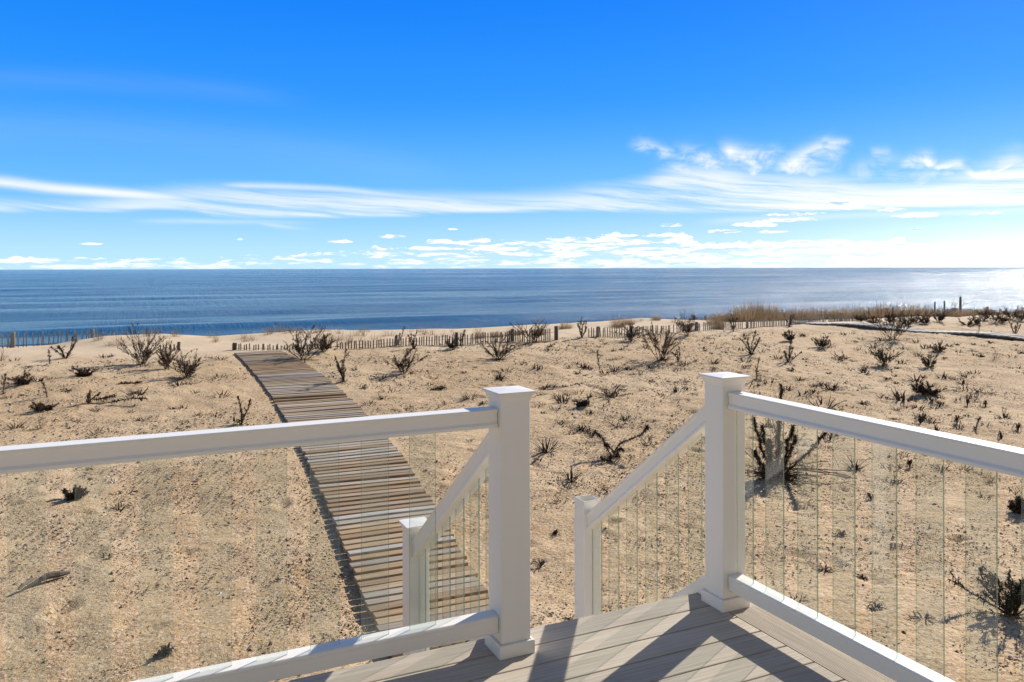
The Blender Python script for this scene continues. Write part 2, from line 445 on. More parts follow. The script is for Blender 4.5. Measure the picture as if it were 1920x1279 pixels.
def mat_water():
    m, nt, b = new_mat('sea_water')
    P = poscoord(nt)
    b.inputs['Base Color'].default_value = (0.012, 0.068, 0.135, 1)
    b.inputs['Specular IOR Level'].default_value = 0.29
    b.inputs['Roughness'].default_value = 0.16
    b.inputs['IOR'].default_value = 1.333
    v = rot_st(nt, P, 0.35, 1.0)
    va = rot_st(nt, P, 0.10, 1.0)
    patch = noise(nt, rot_st(nt, P, 0.12, 1.0), 0.035, 4, 0.6)
    patch2 = noise(nt, rot_st(nt, P, 0.25, 1.0), 0.004, 4, 0.6)
    a = noise(nt, v, 2.2, 6, 0.68, 0.3); c = noise(nt, va, 0.9, 4, 0.6); d = noise(nt, va, 0.22, 4, 0.55)
    e = noise(nt, va, 0.03, 3, 0.5)
    k = 0.8 + sstep(patch * 0.6 + patch2 * 0.4, 0.38, 0.62) * 0.45
    ln = nt.nodes.new('ShaderNodeVectorMath'); ln.operation = 'LENGTH'; nt.links.new(P, ln.inputs[0])
    ld = E.op(nt, 'LOGARITHM', E(nt, ln.outputs['Value']), 10.0)
    # chop: crests short along the shore, seen at any distance
    hz = None
    for D in (70, 180, 450, 1200, 3500):
        q = (ld - math.log10(D)) / 0.24
        w = 2.718 ** (0.0 - q * q)
        wl = 0.0032 * D
        cc = noise(nt, rot_st(nt, P, 1.0 / wl, 0.07 / wl), 1.0, 2, 0.6) * w * wl
        hz = cc if hz is None else hz + cc
    p = bump(nt, None, e, 1.0, 0.5)
    p = bump(nt, None, d * k, 1.0, 0.35, p)
    p = bump(nt, None, c * k, 1.0, 0.30, p)
    p = bump(nt, None, hz, 1.0, 1.6, p)
    bump(nt, b, a * k, 1.0, 0.24, p)
    nt.links.new((0.09 + sstep(patch * 0.5 + patch2 * 0.5, 0.36, 0.62) * 0.09).k, b.inputs['Roughness'])
    return m

def mat_plain(name, col, rough=0.8, metal=0.0):
    m, nt, b = new_mat(name)
    n = noise(nt, poscoord(nt), 9, 5, 0.65)
    c = mixc(nt, n, tuple(x * 0.7 for x in col), tuple(min(1, x * 1.3) for x in col))
    nt.links.new(c, b.inputs['Base Color']); b.inputs['Roughness'].default_value = rough; b.inputs['Metallic'].default_value = metal
    return m

M_SAND = mat_sand(); M_VINYL = mat_vinyl(); M_DECK = mat_deck(); M_DECK2 = mat_deck(1.0)
M_GLASS = mat_glass('clear_glass'); M_EDGE = mat_glass('green_glass_edge', True); M_EDGE2 = mat_glass('far_glass_edge', True); M_WATER = mat_water()  # second edge glass: fainter copy for far pane edges, imitating refraction
for _n in M_EDGE2.node_tree.nodes:
    if _n.type == 'MIX_SHADER': _n.inputs[0].default_value = 0.12
    if _n.type == 'BSDF_TRANSPARENT': _n.inputs[0].default_value = (0.72, 0.80, 0.74, 1)

M_BOARD = mat_rand('weathered_planks', [(0.26, 0.19, 0.125), (0.42, 0.285, 0.155), (0.40, 0.36, 0.30), (0.30, 0.19, 0.10), (0.46, 0.36, 0.24), (0.38, 0.26, 0.145), (0.48, 0.45, 0.41), (0.23, 0.17, 0.12)], 0.85, (1.2, 45, 1.6))
M_BOARD2 = mat_rand('grey_planks', [(0.55, 0.52, 0.47), (0.66, 0.62, 0.56), (0.47, 0.44, 0.39)], 0.85, (45, 1.2, 1.6))
M_PICKET = mat_rand('weathered_pickets', [(0.30, 0.27, 0.23), (0.42, 0.38, 0.33), (0.22, 0.19, 0.16), (0.36, 0.33, 0.29)], 0.9)
M_PICKETD = mat_rand('dark_pickets', [(0.19, 0.155, 0.12), (0.34, 0.30, 0.25), (0.14, 0.115, 0.09), (0.28, 0.24, 0.20)], 0.9)
M_WOODPOST = mat_plain('old_post_wood', (0.11, 0.09, 0.07), 0.9)
M_WIRE = mat_plain('rusty_wire', (0.10, 0.08, 0.07), 0.6, 0.5)
M_STEM = mat_rand('dark_stems', [(0.055, 0.039, 0.028), (0.11, 0.082, 0.058), (0.035, 0.026, 0.02)], 0.9)
M_LEAFD = mat_rand('dead_leaves', [(0.03, 0.021, 0.016), (0.055, 0.038, 0.026), (0.12, 0.08, 0.05), (0.02, 0.015, 0.012)], 0.9)
M_RUST = mat_rand('russet_leaves', [(0.14, 0.058, 0.026), (0.055, 0.032, 0.02), (0.19, 0.095, 0.045), (0.035, 0.024, 0.018)], 0.9)
M_PALE = mat_rand('bleached_twigs', [(0.08, 0.06, 0.045), (0.17, 0.135, 0.10), (0.04, 0.03, 0.024)], 0.9)
M_GREEN = mat_rand('olive_leaves', [(0.04, 0.055, 0.018), (0.035, 0.028, 0.02), (0.09, 0.095, 0.03), (0.03, 0.025, 0.02)], 0.8)
M_GRASS = mat_rand('dry_grass', [(0.28, 0.20, 0.11), (0.18, 0.125, 0.07), (0.36, 0.27, 0.16), (0.12, 0.085, 0.05)], 0.85, sheen=0.38)
M_RGRASS = mat_rand('russet_grass', [(0.33, 0.225, 0.125), (0.24, 0.155, 0.085), (0.42, 0.31, 0.19), (0.17, 0.115, 0.07)], 0.85, sheen=0.38)
M_PEB = mat_rand('pebbles_and_shells', [(0.06, 0.045, 0.032), (0.12, 0.085, 0.055), (0.36, 0.25, 0.15), (0.07, 0.05, 0.035), (0.46, 0.34, 0.21), (0.12, 0.085, 0.06), (0.40, 0.24, 0.12), (0.34, 0.27, 0.20), (0.72, 0.69, 0.64)], 0.7)
M_DRIFT = mat_plain('driftwood', (0.24, 0.20, 0.155), 0.85)

M_SIDING = mat_plain('pale_siding', (0.45, 0.40, 0.34), 0.7)
M_DARKGLASS = mat_plain('window_glass', (0.05, 0.06, 0.07), 0.05)

# ------------------------------------------------------------------ mesh helpers
class MB:
    def __init__(s): s.v = []; s.f = []; s.mi = []
    def add(s, V, F, mi=0):
        o = len(s.v); s.v.extend(V); s.f.extend([tuple(i + o for i in f) for f in F]); s.mi.extend([mi] * len(F))
    def box(s, a, b, mi=0, tf=None):
        (x0, y0, z0), (x1, y1, z1) = a, b
        V = [(x, y, z) for z in (z0, z1) for y in (y0, y1) for x in (x0, x1)]
        if tf: V = [tf(*p) for p in V]
        F = [(0, 2, 3, 1), (4, 5, 7, 6), (0, 1, 5, 4), (2, 6, 7, 3), (0, 4, 6, 2), (1, 3, 7, 5)]
        s.add(V, F, mi)
    def tube(s, pts, rad, n=4, mi=0, cap=True):
        P = [np.array(p, float) for p in pts]
        rings = []
        for i, p in enumerate(P):
            d = P[min(i + 1, len(P) - 1)] - P[max(i - 1, 0)]
            d = d / (np.linalg.norm(d) + 1e-9)
            up = np.array((0, 0, 1.0)) if abs(d[2]) < 0.9 else np.array((1.0, 0, 0))
            a = np.cross(d, up); a /= np.linalg.norm(a) + 1e-9; b = np.cross(d, a)
            r = rad[i] if hasattr(rad, '__len__') else rad
            rings.append([tuple(p + r * (math.cos(2 * math.pi * k / n) * a + math.sin(2 * math.pi * k / n) * b)) for k in range(n)])
        V = [q for r_ in rings for q in r_]; F = []
        for i in range(len(P) - 1):
            for k in range(n):
                F.append((i * n + k, i * n + (k + 1) % n, (i + 1) * n + (k + 1) % n, (i + 1) * n + k))
        if cap:
            F.append(tuple(range(n - 1, -1, -1))); F.append(tuple((len(P) - 1) * n + k for k in range(n)))
        s.add(V, F, mi)
    def blade(s, pts, w, mi=0):
        """thin folded leaf blade following pts"""
        P = [np.array(p, float) for p in pts]
        d = P[-1] - P[0]; side = np.cross(d, (0, 0, 1.0)) + np.array((1e-4, 0, 0)); side /= np.linalg.norm(side)
        a = random.random() * 6.28; side = side * math.cos(a) + np.array((0, 0, 1)) * math.sin(a) * 0.4
        n = len(P); V = []
        for i, p in enumerate(P):
            k = w * (1 - (i / (n - 1)) ** 1.5 * 0.85) * 0.5
            V += [tuple(p - side * k), tuple(p + side * k)]
        s.add(V, [(2 * i, 2 * i + 1, 2 * i + 3, 2 * i + 2) for i in range(n - 1)], mi)
    def build(s, name, mats, parent=None, origin=None, smooth=False):
        me = bpy.data.meshes.new(name)
        o = origin if origin is not None else (parent.location if parent is not None else (0, 0, 0))
        V = [(p[0] - o[0], p[1] - o[1], p[2] - o[2]) for p in s.v]
        me.from_pydata(V, [], s.f)
        for m in (mats if isinstance(mats, (list, tuple)) else [mats]): me.materials.append(m)
        me.polygons.foreach_set('material_index', s.mi)
        if smooth: me.polygons.foreach_set('use_smooth', [True] * len(s.f))
        me.update()
        ob = bpy.data.objects.new(name, me); scene.collection.objects.link(ob)
        if parent is not None: ob.parent = parent
        elif origin is not None: ob.location = origin
        return ob

def thing(name, label, cat, loc, group=None):
    o = bpy.data.objects.new(name, None); scene.collection.objects.link(o)
    o.empty_display_size = 0.1
    o.location = loc; o['label'] = label; o['category'] = cat
    if group: o['group'] = group
    return o
def tag(o, label, cat, group=None):
    o['label'] = label; o['category'] = cat
    if group: o['group'] = group
    return o
def fast_mesh(name, V, F, mats, kind=None, smooth=True):
    me = bpy.data.meshes.new(name)
    V = np.asarray(V, np.float32); F = np.asarray(F, np.int32)
    me.vertices.add(len(V)); me.vertices.foreach_set('co', V.ravel())
    k = F.shape[1]
    me.loops.add(F.size); me.loops.foreach_set('vertex_index', F.ravel())
    me.polygons.add(len(F)); me.polygons.foreach_set('loop_start', np.arange(0, F.size, k, dtype=np.int32))
    me.polygons.foreach_set('use_smooth', np.full(len(F), smooth))
    for m in (mats if isinstance(mats, list) else [mats]): me.materials.append(m)
    me.update(calc_edges=True); me.validate()
    o = bpy.data.objects.new(name, me); scene.collection.objects.link(o)
    if kind: o['kind'] = kind
    return o
def grid_faces(nr, nc):
    i = np.arange(nr - 1)[:, None] * nc + np.arange(nc - 1)[None, :]
    return np.stack([i, i + 1, i + nc + 1, i + nc], -1).reshape(-1, 4)
def bevel(o, w=0.003, seg=2):
    m = o.modifiers.new('bevel', 'BEVEL'); m.width = w; m.segments = seg; m.limit_method = 'ANGLE'; m.angle_limit = R(40)
    return o

_left = [(712, 1205), (690, 1150), (676, 1107), (640, 1020), (604, 945), (580, 883), (557, 840), (540, 790), (523, 762), (503, 733), (480, 713), (460, 688), (440, 663)]
_right = [(912, 1112), (875, 1053), (817, 963), (789, 922), (762, 878), (725, 823), (693, 777), (660, 750), (633, 723), (600, 707), (567, 682), (533, 661)]
_L = sorted((t, s) for s, t, _ in (px2w(*p) for p in _left)); _R = sorted((t, s) for s, t, _ in (px2w(*p) for p in _right))
_PL = np.polyfit([q[0] for q in _L], [q[1] for q in _L], 3); _PR = np.polyfit([q[0] for q in _R], [q[1] for q in _R], 3)
WALK_T0, WALK_T1 = 4.6, _L[-1][0]
def walk_edges(t): return np.polyval(_PL, t), np.polyval(_PR, t)
def off_walk(s, t, m=0.0):
    """1 away from the plank walkway, 0 under it"""
    a, b = walk_edges(t); m += 0.05
    d = np.maximum(np.maximum(a - m - s, s - b - m), np.maximum(WALK_T0 - t, t - WALK_T1 - 0.1))
    return np.clip(d / 0.25, 0, 1)

# ------------------------------------------------------------------ the dune
def build_ground():
    # finer steps close to the house
    def axis(segs):
        out = []
        for a, b, st in segs: out += list(np.arange(a, b, st))
        return np.array(out + [segs[-1][1]])
    S = axis([(-400, -40, 20), (-40, -8, 0.5), (-8, 14, 0.045), (14, 34, 0.09), (34, 60, 1), (60, 400, 20)])
    T = axis([(-300, -10, 20), (-10, 3, 0.5), (3, 14, 0.045), (14, 26, 0.08), (26, 60, 1.0), (60, 200, 20)])
    s, t = np.meshgrid(S, T)
    z = ground(s, t)
    near = np.clip((t - 2.5) / 1, 0, 1) * np.clip((27 - t) / 3, 0, 1) * np.clip((s + 9) / 2, 0, 1) * np.clip((35 - s) / 4, 0, 1)
    rough = 1 - 0.85 * np.clip((t - 18) / 2.5, 0, 1)
    z += near * rough * (0.035 * fbm(s * 1.7, t * 1.7, 3, 21) + 0.020 * fbm(s * 4.6, t * 4.6, 2, 31, 0.6))
    # small wind ripples on the right hand side near the deck
    rr = np.clip((s - 2.6) / 1.0, 0, 1) * np.clip((11 - t) / 3, 0, 1)
    ph = (t * 0.9 + s * 0.35) * 2 * np.pi / 0.12 + 9 * fbm(s * 0.8, t * 0.8, 2, 44)
    z += near * rr * 0.008 * np.sin(ph) * (0.6 + 0.8 * fbm(s * 2, t * 2, 2, 61))
    # trodden hollows
    g = np.random.default_rng(5)
    for k in range(545):
        if k < 500: cs, ct = g.uniform(3, 24), g.uniform(4, 17)
        else: cs, ct = g.uniform(-5, 3), g.uniform(5, 17)
        w = g.uniform(0.035, 0.085); dp = g.uniform(0.015, 0.042)
        i0, i1 = np.searchsorted(S, (cs - 0.5, cs + 0.5)); j0, j1 = np.searchsorted(T, (ct - 0.5, ct + 0.5))
        ss = s[j0:j1, i0:i1] - cs; tt = t[j0:j1, i0:i1] - ct
        a = g.uniform(0, 3.14); u = ss * math.cos(a) + tt * math.sin(a); v = -ss * math.sin(a) + tt * math.cos(a)
        q = (u / (w * 1.7)) ** 2 + (v / w) ** 2
        z[j0:j1, i0:i1] += -dp * np.exp(-q) + dp * 0.5 * np.exp(-((np.sqrt(q) - 1.5) / 0.45) ** 2)
    ow = off_walk(s, t); z = z * ow + (ground(s, t) - 0.012) * (1 - ow)
    V = np.stack([s * CU - t * SU, s * SU + t * CU, z], -1).reshape(-1, 3)
    o = fast_mesh('ground', V, grid_faces(len(T), len(S)), M_SAND, 'structure')
build_ground()

def build_pebbles():
    n = 120000
    g = np.random.default_rng(11)
    r = 4.2 * (24 / 4.2) ** (g.random(n) ** 0.85)
    a = g.uniform(-0.62, 0.60, n)
    x = r * np.sin(a) / np.cos(a) * 1.0; y = r
    s = x * CU + y * SU; t = -x * SU + y * CU
    cl = fbm(s * 0.9, t * 0.9, 3, 77)
    keep = (t > 3.2) & (t < 18.5) & (off_walk(s, t, 0.02) > 0) & (g.random(n) < 0.45 + 1.7 * cl + 0.25 * (t < 9))
    s, t = s[keep], t[keep]; n = len(s)
    size = 0.005 + 0.009 * g.random(n) ** 2 + 0.009 * (g.random(n) > 0.97)
    size *= 0.8 + np.clip(t - 5, 0, 13) * 0.06
    z = ground(s, t) + 0.008
    cx, cy = s * CU - t * SU, s * SU + t * CU
    base = np.array([(1, 0, 0), (0.2, 1, 0), (-1, 0.3, 0), (-0.3, -0.9, 0), (0.1, 0.1, 0.9), (0, 0, -0.5)], float)
    th = g.uniform(0, 6.28, n); c, sn = np.cos(th), np.sin(th)
    sc = np.stack([g.uniform(.7, 1.7, n), g.uniform(.6, 1.1, n), g.uniform(.35, 1.0, n)], -1) * size[:, None]
    B = base[None] * sc[:, None, :] * g.uniform(0.75, 1.25, (n, 6, 1))
    X = B[..., 0] * c[:, None] - B[..., 1] * sn[:, None] + cx[:, None]
    Y = B[..., 0] * sn[:, None] + B[..., 1] * c[:, None] + cy[:, None]
    Z = B[..., 2] + z[:, None]
    V = np.stack([X, Y, Z], -1).reshape(-1, 3)
    f = np.array([(0, 1, 4), (1, 2, 4), (2, 3, 4), (3, 0, 4), (1, 0, 5), (2, 1, 5), (3, 2, 5), (0, 3, 5)])
    F = (f[None] + (np.arange(n) * 6)[:, None, None]).reshape(-1, 3)
    o = fast_mesh('pebbles', V, F, M_PEB, 'stuff', smooth=False)
    tag(o, 'small pebbles and broken shells strewn over the sand', 'pebbles')
build_pebbles()

# ------------------------------------------------------------------ the sea
SEA = -3.7
def build_sea():
    rows = [42.0]
    while rows[-1] < 60000: rows.append(rows[-1] * 1.0042 + 0.02)
    rr = np.array(rows); aa = np.linspace(R(-62), R(70), 420)
    r, a = np.meshgrid(rr, aa, indexing='ij')
    x, y = r * np.sin(a), r * np.cos(a)
    s = x * CU + y * SU; t = -x * SU + y * CU
    z = np.zeros_like(r)
    for lam, amp, th, fade in ((26, .13, 0.05, 900), (17, .07, -0.12, 600), (9, .045, 0.2, 170), (5.3, .022, -0.3, 80)):
        u = t * math.cos(th) + s * math.sin(th) + 5 * fbm(s * 0.02, t * 0.02, 2, int(lam))
        ph = u * 2 * np.pi / lam
        env = 0.35 + 1.3 * (fbm(s / (lam * 2.5), t / lam, 2, int(lam) + 3) + 0.5)
        z += amp * env * (np.sin(ph) + 0.25 * np.sin(2 * ph + 0.6)) * np.exp(-r / fade)
    # two long low swells standing up before the beach
    for tc, w, amp in ((58, 2.2, .30), (77, 3.4, .30), (112, 6, .30)):
        off = tc + 5 * fbm(s * 0.012, s * 0 + tc, 2, 8)
        q = (t - off) / w
        z += amp * np.exp(-np.where(q < 0, (q * 1.7) ** 2, (q * 0.75) ** 2)) * (0.7 + 0.9 * fbm(s * 0.02, s * 0 + tc, 2, 12))
    V = np.stack([x, y, z + SEA], -1).reshape(-1, 3)
    F = grid_faces(len(rr), len(aa))[:, ::-1]
    fast_mesh('sea', V, F, M_WATER, 'structure')
build_sea()

# ------------------------------------------------------------------ deck
DE = 2.87                      # outer edge of the deck (t)
RS, RT, LS, RPT, LPT = 2.274, 2.752, 1.269, 2.723, 3.885  # railing lines
def build_deck():
    mb = MB(); th = 0.025
    fx = 2.235                 # joint between boards and the border board
    t = DE; k = 0
    while t > -2.2:
        mb.box((-4.0, t - 0.1325, -th), (fx - 0.003, t, 0.0), 0, lambda a, b, c: W(a, b, c))
        t -= 0.138; k += 1
    o = mb.build('deck_floor', M_DECK); o['kind'] = 'structure'; bevel(o, 0.003, 2)
    # ribbed border board along the right-hand railing
    mb = MB(); V = []; F = []; n = 22; w = 0.19
    xs = []; zs = []
    for i in range(n):
        x0 = fx + w * i / n
        xs += [x0, x0 + w / n * 0.62, x0 + w / n * 0.70, x0 + w / n * 0.92]; zs += [0.001, 0.001, -0.0022, -0.0022]
    xs.append(fx + w); zs.append(0.001)
    m = len(xs)
    for tt in (DE - 0.001, -2.2):
        V += [W(x, tt, z) for x, z in zip(xs, zs)]
    V += [W(xs[0], DE - .001, -th), W(xs[-1], DE - .001, -th), W(xs[0], -2.2, -th), W(xs[-1], -2.2, -th)]
    F = [(i, i + m, i + m + 1, i + 1) for i in range(m - 1)]
    F += [tuple(range(0, m)) + (2 * m + 1, 2 * m), tuple(range(2 * m - 1, m - 1, -1)) + (2 * m + 2, 2 * m + 3),
          (m - 1, 2 * m - 1, 2 * m + 3, 2 * m + 1), (0, 2 * m, 2 * m + 2, m)]
    mb.add(V, F)
    o2 = mb.build('border_board', M_DECK2, parent=o)
    # joists, fascia and support posts under the deck
    mb = MB()
    mb.box((-4.0, DE - 0.055, -0.26), (2.40, DE - 0.018, -0.028), 0, W)
    mb.box((2.385, -1.2, -0.26), (2.418, DE - 0.06, -0.028), 0, W)
    o3 = mb.build('fascia', M_DECK2, parent=o)
    mb = MB()
    for s_ in np.arange(-3.8, 2.3, 0.4): mb.box((s_, -1.2, -0.24), (s_ + 0.038, DE - 0.06, -0.03), 0, W)
    for s_, t_ in ((-3.5, 2.6), (-0.8, 2.6), (2.2, 2.6), (2.2, 0), (-0.8, 0)): mb.box((s_, t_, -1.5), (s_ + 0.14, t_ + 0.14, -0.245), 0, W)
    mb.build('joists', M_WOODPOST, parent=o)
build_deck()

def post_parts(parent, s, t, w, z0, z1, cap=True, trim=True, hollow=False):
    h = w / 2
    mb = MB()
    if not hollow:
        mb.box((s - h, t - h, z0), (s + h, t + h, z1), 0, W)
    else:
        q = h - 0.007
        for z in (z0, z1):
            mb.v += [W(s - h, t - h, z), W(s + h, t - h, z), W(s + h, t + h, z), W(s - h, t + h, z)]
            mb.v += [W(s - q, t - q, z), W(s + q, t - q, z), W(s + q, t + q, z), W(s - q, t + q, z)]
        for i in range(4):
            j = (i + 1) % 4
            for f in ((i, j, j + 8, i + 8), (j + 4, i + 4, i + 12, j + 12), (i + 8, j + 8, j + 12, i + 12)):
                mb.f.append(f); mb.mi.append(0)
    p = bevel(mb.build('post', M_VINYL, parent=parent), 0.004, 3)
    if cap:
        mb = MB()
        def ring(e, z): return [W(s - e, t - e, z), W(s + e, t - e, z), W(s + e, t + e, z), W(s - e, t + e, z)]
        k = w / 0.12
        prof = [(h + 0.002, z1 - 0.016), (h + 0.004 * k, z1 - 0.004), (h + 0.009 * k, z1 + 0.003), (h + 0.016 * k, z1 + 0.008), (h + 0.0195 * k, z1 + 0.011),
                (h + 0.0195 * k, z1 + 0.016), (h + 0.0175 * k, z1 + 0.019), (0.012, z1 + 0.024)]
        for i, (e, z) in enumerate(prof): mb.v += ring(e, z)
        for i in range(len(prof) - 1):
            for a in range(4):
                b = (a + 1) % 4
                mb.f.append((i * 4 + a, i * 4 + b, i * 4 + 4 + b, i * 4 + 4 + a)); mb.mi.append(0)
        n = (len(prof) - 1) * 4
        mb.f.append((n, n + 1, n + 2, n + 3)); mb.f.append((3, 2, 1, 0)); mb.mi += [0, 0]
        c = mb.build('post_cap', M_VINYL, parent=p, origin=parent.location); bevel(c, 0.0015, 2)
        c.parent = p
    if trim:
        mb = MB(); e = h + 0.012
        def ring(e, z): return [W(s - e, t - e, z), W(s + e, t - e, z), W(s + e, t + e, z), W(s - e, t + e, z)]
        prof = [(e, z0 + 0.001), (e, z0 + 0.047), (e - 0.003, z0 + 0.050), (h + 0.002, z0 + 0.0505)]
        for q in prof: mb.v += ring(*q)
        for i in range(3):
            for a in range(4):
                b = (a + 1) % 4
                mb.f.append((i * 4 + a, i * 4 + b, i * 4 + 4 + b, i * 4 + 4 + a)); mb.mi.append(0)
        c = mb.build('base_trim', M_VINYL, parent=p, origin=parent.location); bevel(c, 0.002, 2)
    return p

# rail profile: (across, up) with a lip above, a recessed face and a flared foot
TOPR = [(-.034, 0), (.034, 0), (.036, -.003), (.036, -.010), (.031, -.018), (.030, -.056), (.033, -.061), (.037, -.066), (.037, -.076), (.034, -.080),
        (-.034, -.080), (-.037, -.076), (-.037, -.066), (-.033, -.061), (-.030, -.056), (-.031, -.018), (-.036, -.010), (-.036, -.003)]
BOTR = [(-.030, 0), (.030, 0), (.034, -.006), (.036, -.014), (.034, -.020), (.034, -.080), (.031, -.085), (-.031, -.085), (-.034, -.080), (-.034, -.020), (-.036, -.014), (-.034, -.006)]
def extrude(mb, prof, A, B, across):
    """profile swept from A to B (s,t,z); across = unit (s,t) of the profile's horizontal axis; ends cut plumb"""
    n = len(prof)
    V = []
    for P in (A, B):
        for u, h in prof: V.append(W(P[0] + across[0] * u, P[1] + across[1] * u, P[2] + h))
    F = [(i, (i + 1) % n, n + (i + 1) % n, n + i) for i in range(n)] + [tuple(range(n)), tuple(range(2 * n - 1, n - 1, -1))]
    mb.add(V, F)

def pane(parent, s, t, along, z0, z1, w=0.098, th=0.0065, slope=0.0):
    """a flat glass baluster standing in the rails; along = (s,t) unit, its start corner at s,t"""
    mb = MB(); ac = (-along[1], along[0])
    V = []
    for a in (0.0, w):
        for c in (-th / 2, th / 2):
            p = (s + along[0] * a + ac[0] * c, t + along[1] * a + ac[1] * c)
            V += [W(p[0], p[1], z0 + slope * a), W(p[0], p[1], z1 + slope * a)]
    # v: 0/1 (a0,c-), 2/3 (a0,c+), 4/5 (a1,c-), 6/7 (a1,c+)
    mb.add(V, [(0, 4, 5, 1), (2, 3, 7, 6)], 0)
    mb.add(V, [(0, 1, 3, 2), (4, 6, 7, 5), (1, 5, 7, 3), (0, 2, 6, 4)], 1)
    if along[1]: mb.mi[-3] = 2  # far edge takes the fainter copy, as if thinned by refraction
    return mb.build('glass_baluster', [M_GLASS, M_EDGE, M_EDGE2], parent=parent)

RAILZ, BRZ = 0.917, 0.147
TOPR = [(u, h * .86) for u, h in TOPR]; BOTR = [(u, h * .75) for u, h in BOTR]
def deck_railings():
    # left: runs along s at t = RT
    o = thing('deck_railing', 'white vinyl railing with glass balusters running left along the deck edge', 'railing', W(LS, RT, 0))
    post_parts(o, LS, RT, 0.12, 0.0, 0.962)
    for nm, pr, z in (('top_rail', TOPR, RAILZ), ('bottom_rail', BOTR, BRZ)):
        mb = MB(); extrude(mb, pr, (-4.0, RT, z), (LS - 0.0625, RT, z), (0, 1)); bevel(mb.build(nm, M_VINYL, parent=o), 0.0012, 2)
    s = 0.702 + 0.1755
    s = 0.876
    while s > -3.9:
        pane(o, s, RT, (1, 0), BRZ - 0.012, RAILZ - 0.07); s -= 0.1755
    # right: runs towards the house at s = RS
    o = thing('deck_railing', 'white vinyl railing with glass balusters running right beside the ribbed border board', 'railing', W(RS, RT, 0))
    post_parts(o, RS, RPT, 0.12, 0.0, 0.962)
    for nm, pr, z in (('top_rail', TOPR, RAILZ), ('bottom_rail', BOTR, BRZ)):
        mb = MB(); extrude(mb, pr, (RS, -2.15, z), (RS, RPT - 0.0625, z), (1, 0)); bevel(mb.build(nm, M_VINYL, parent=o), 0.0012, 2)
    t = 2.549
    while t > -2.0:
        pane(o, RS, t, (0, 1), BRZ - 0.012, RAILZ - 0.07); t -= 0.171
    # stair railings
    slope = -0.745
    for s, lab, hollow in ((LS, 'sloping white stair railing down to the short capped post above the plank walkway', False),
                           (RS, 'sloping white stair railing down to the short open-topped hollow post', True)):
        o = thing('stair_railing', lab, 'railing', W(s, LPT, -1.1))
        post_parts(o, s, LPT, 0.108, gz(s, LPT) - 0.15, 0.152 if hollow else 0.135, cap=not hollow, trim=False, hollow=hollow)
        ta, tb = RPT + 0.055, LPT - 0.053
        zt = lambda t: 0.838 + slope * (t - 2.82)
        k = 1.36
        for nm, pr, dz in (('handrail', TOPR, 0.0), ('bottom_rail', BOTR, -0.744)):
            mb = MB(); pp = [(u, h * k) for u, h in pr]
            extrude(mb, pp, (s, ta, zt(ta) + dz), (s, tb, zt(tb) + dz), (1, 0)); bevel(mb.build(nm, M_VINYL, parent=o), 0.0012, 2)
        t = 2.878
        while t < 3.75:
            pane(o, s, t, (0, 1), zt(t) - 0.744 - 0.015, zt(t) - 0.09, slope=slope); t += 0.171
deck_railings()

def build_stairs():
    o = thing('deck_stairs', 'composite steps going down from the deck opening between the two stair railings', 'stairs', W(1.8, 3.4, -1.1))
    rise, run = 0.187, 0.245
    for i in range(1, 6):
        z = -rise * i; t0 = DE + 0.012 + run * (i - 1)
        mb = MB()
        mb.box((LS + 0.075, t0, z - 0.025), (RS - 0.075, t0 + run + 0.02, z), 0, W)
        bevel(mb.build('tread', M_DECK, parent=o), 0.003, 2)
        mb = MB()
        mb.box((LS + 0.08, t0 - 0.004, z + 0.002), (RS - 0.08, t0 + 0.009, z + rise - 0.027), 0, W)
        mb.build('riser', M_VINYL, parent=o)
build_stairs()

def build_house():
    """the beach house the deck belongs to, behind the viewer; mirrored in the glass"""
    F = -2.22
    o = thing('beach_house', 'pale clapboard beach house at the landward end of the deck', 'house', W(0, F, -1.1))
    mb = MB()
    mb.box((-6.0, F - 8, -1.3), (6.5, F, 5.6), 0, W)
    n = 0; z = -1.1
    while z < 5.5:
        V = [W(-6.0, F + .010, z), W(6.5, F + .010, z), W(6.5, F + .006, z + .125), W(-6.0, F + .006, z + .125), W(-6.0, F + .001, z), W(6.5, F + .001, z)]
        mb.add(V, [(0, 3, 2, 1)[::-1], (4, 0, 1, 5)[::-1]]); z += .127
    mb.build('wall', M_SIDING, parent=o)
    mb = MB(); mb.add([W(-6.4, F + .5, 5.5), W(6.9, F + .5, 5.5), W(6.9, F - 4, 8.2), W(-6.4, F - 4, 8.2), W(6.9, F - 8.5, 5.5), W(-6.4, F - 8.5, 5.5)],
                      [(0, 1, 2, 3), (3, 2, 4, 5), (0, 3, 5), (1, 4, 2), (0, 5, 4, 1)])
    mb.build('roof', M_WOODPOST, parent=o)
    for x0, x1, z0, z1 in ((-5.2, -3.4, .5, 2.1), (-2.4, -1.5, .5, 2.1), (-.5, 1.5, .03, 2.1), (3.2, 4.6, .6, 2.1), (-5, -3.2, 3.3, 4.8), (-1.5, .5, 3.3, 4.8), (2.2, 4.2, 3.3, 4.8)):
        mb = MB()
        for a, b in (((x0 - .1, z0 - .1), (x0, z1 + .1)), ((x1, z0 - .1), (x1 + .1, z1 + .1)), ((x0, z1), (x1, z1 + .1)), ((x0, z0 - .1), (x1, z0)), (((x0 + x1) / 2 - .03, z0), ((x0 + x1) / 2 + .03, z1))):
            mb.box((a[0], F + .001, a[1]), (b[0], F + .05, b[1]), 0, W)
        f = mb.build('window', M_VINYL, parent=o)
        mb = MB(); mb.box((x0, F + .002, z0), (x1, F + .025, z1), 0, W)
        q = mb.build('window_pane', M_DARKGLASS, parent=f, origin=o.location)
build_house()

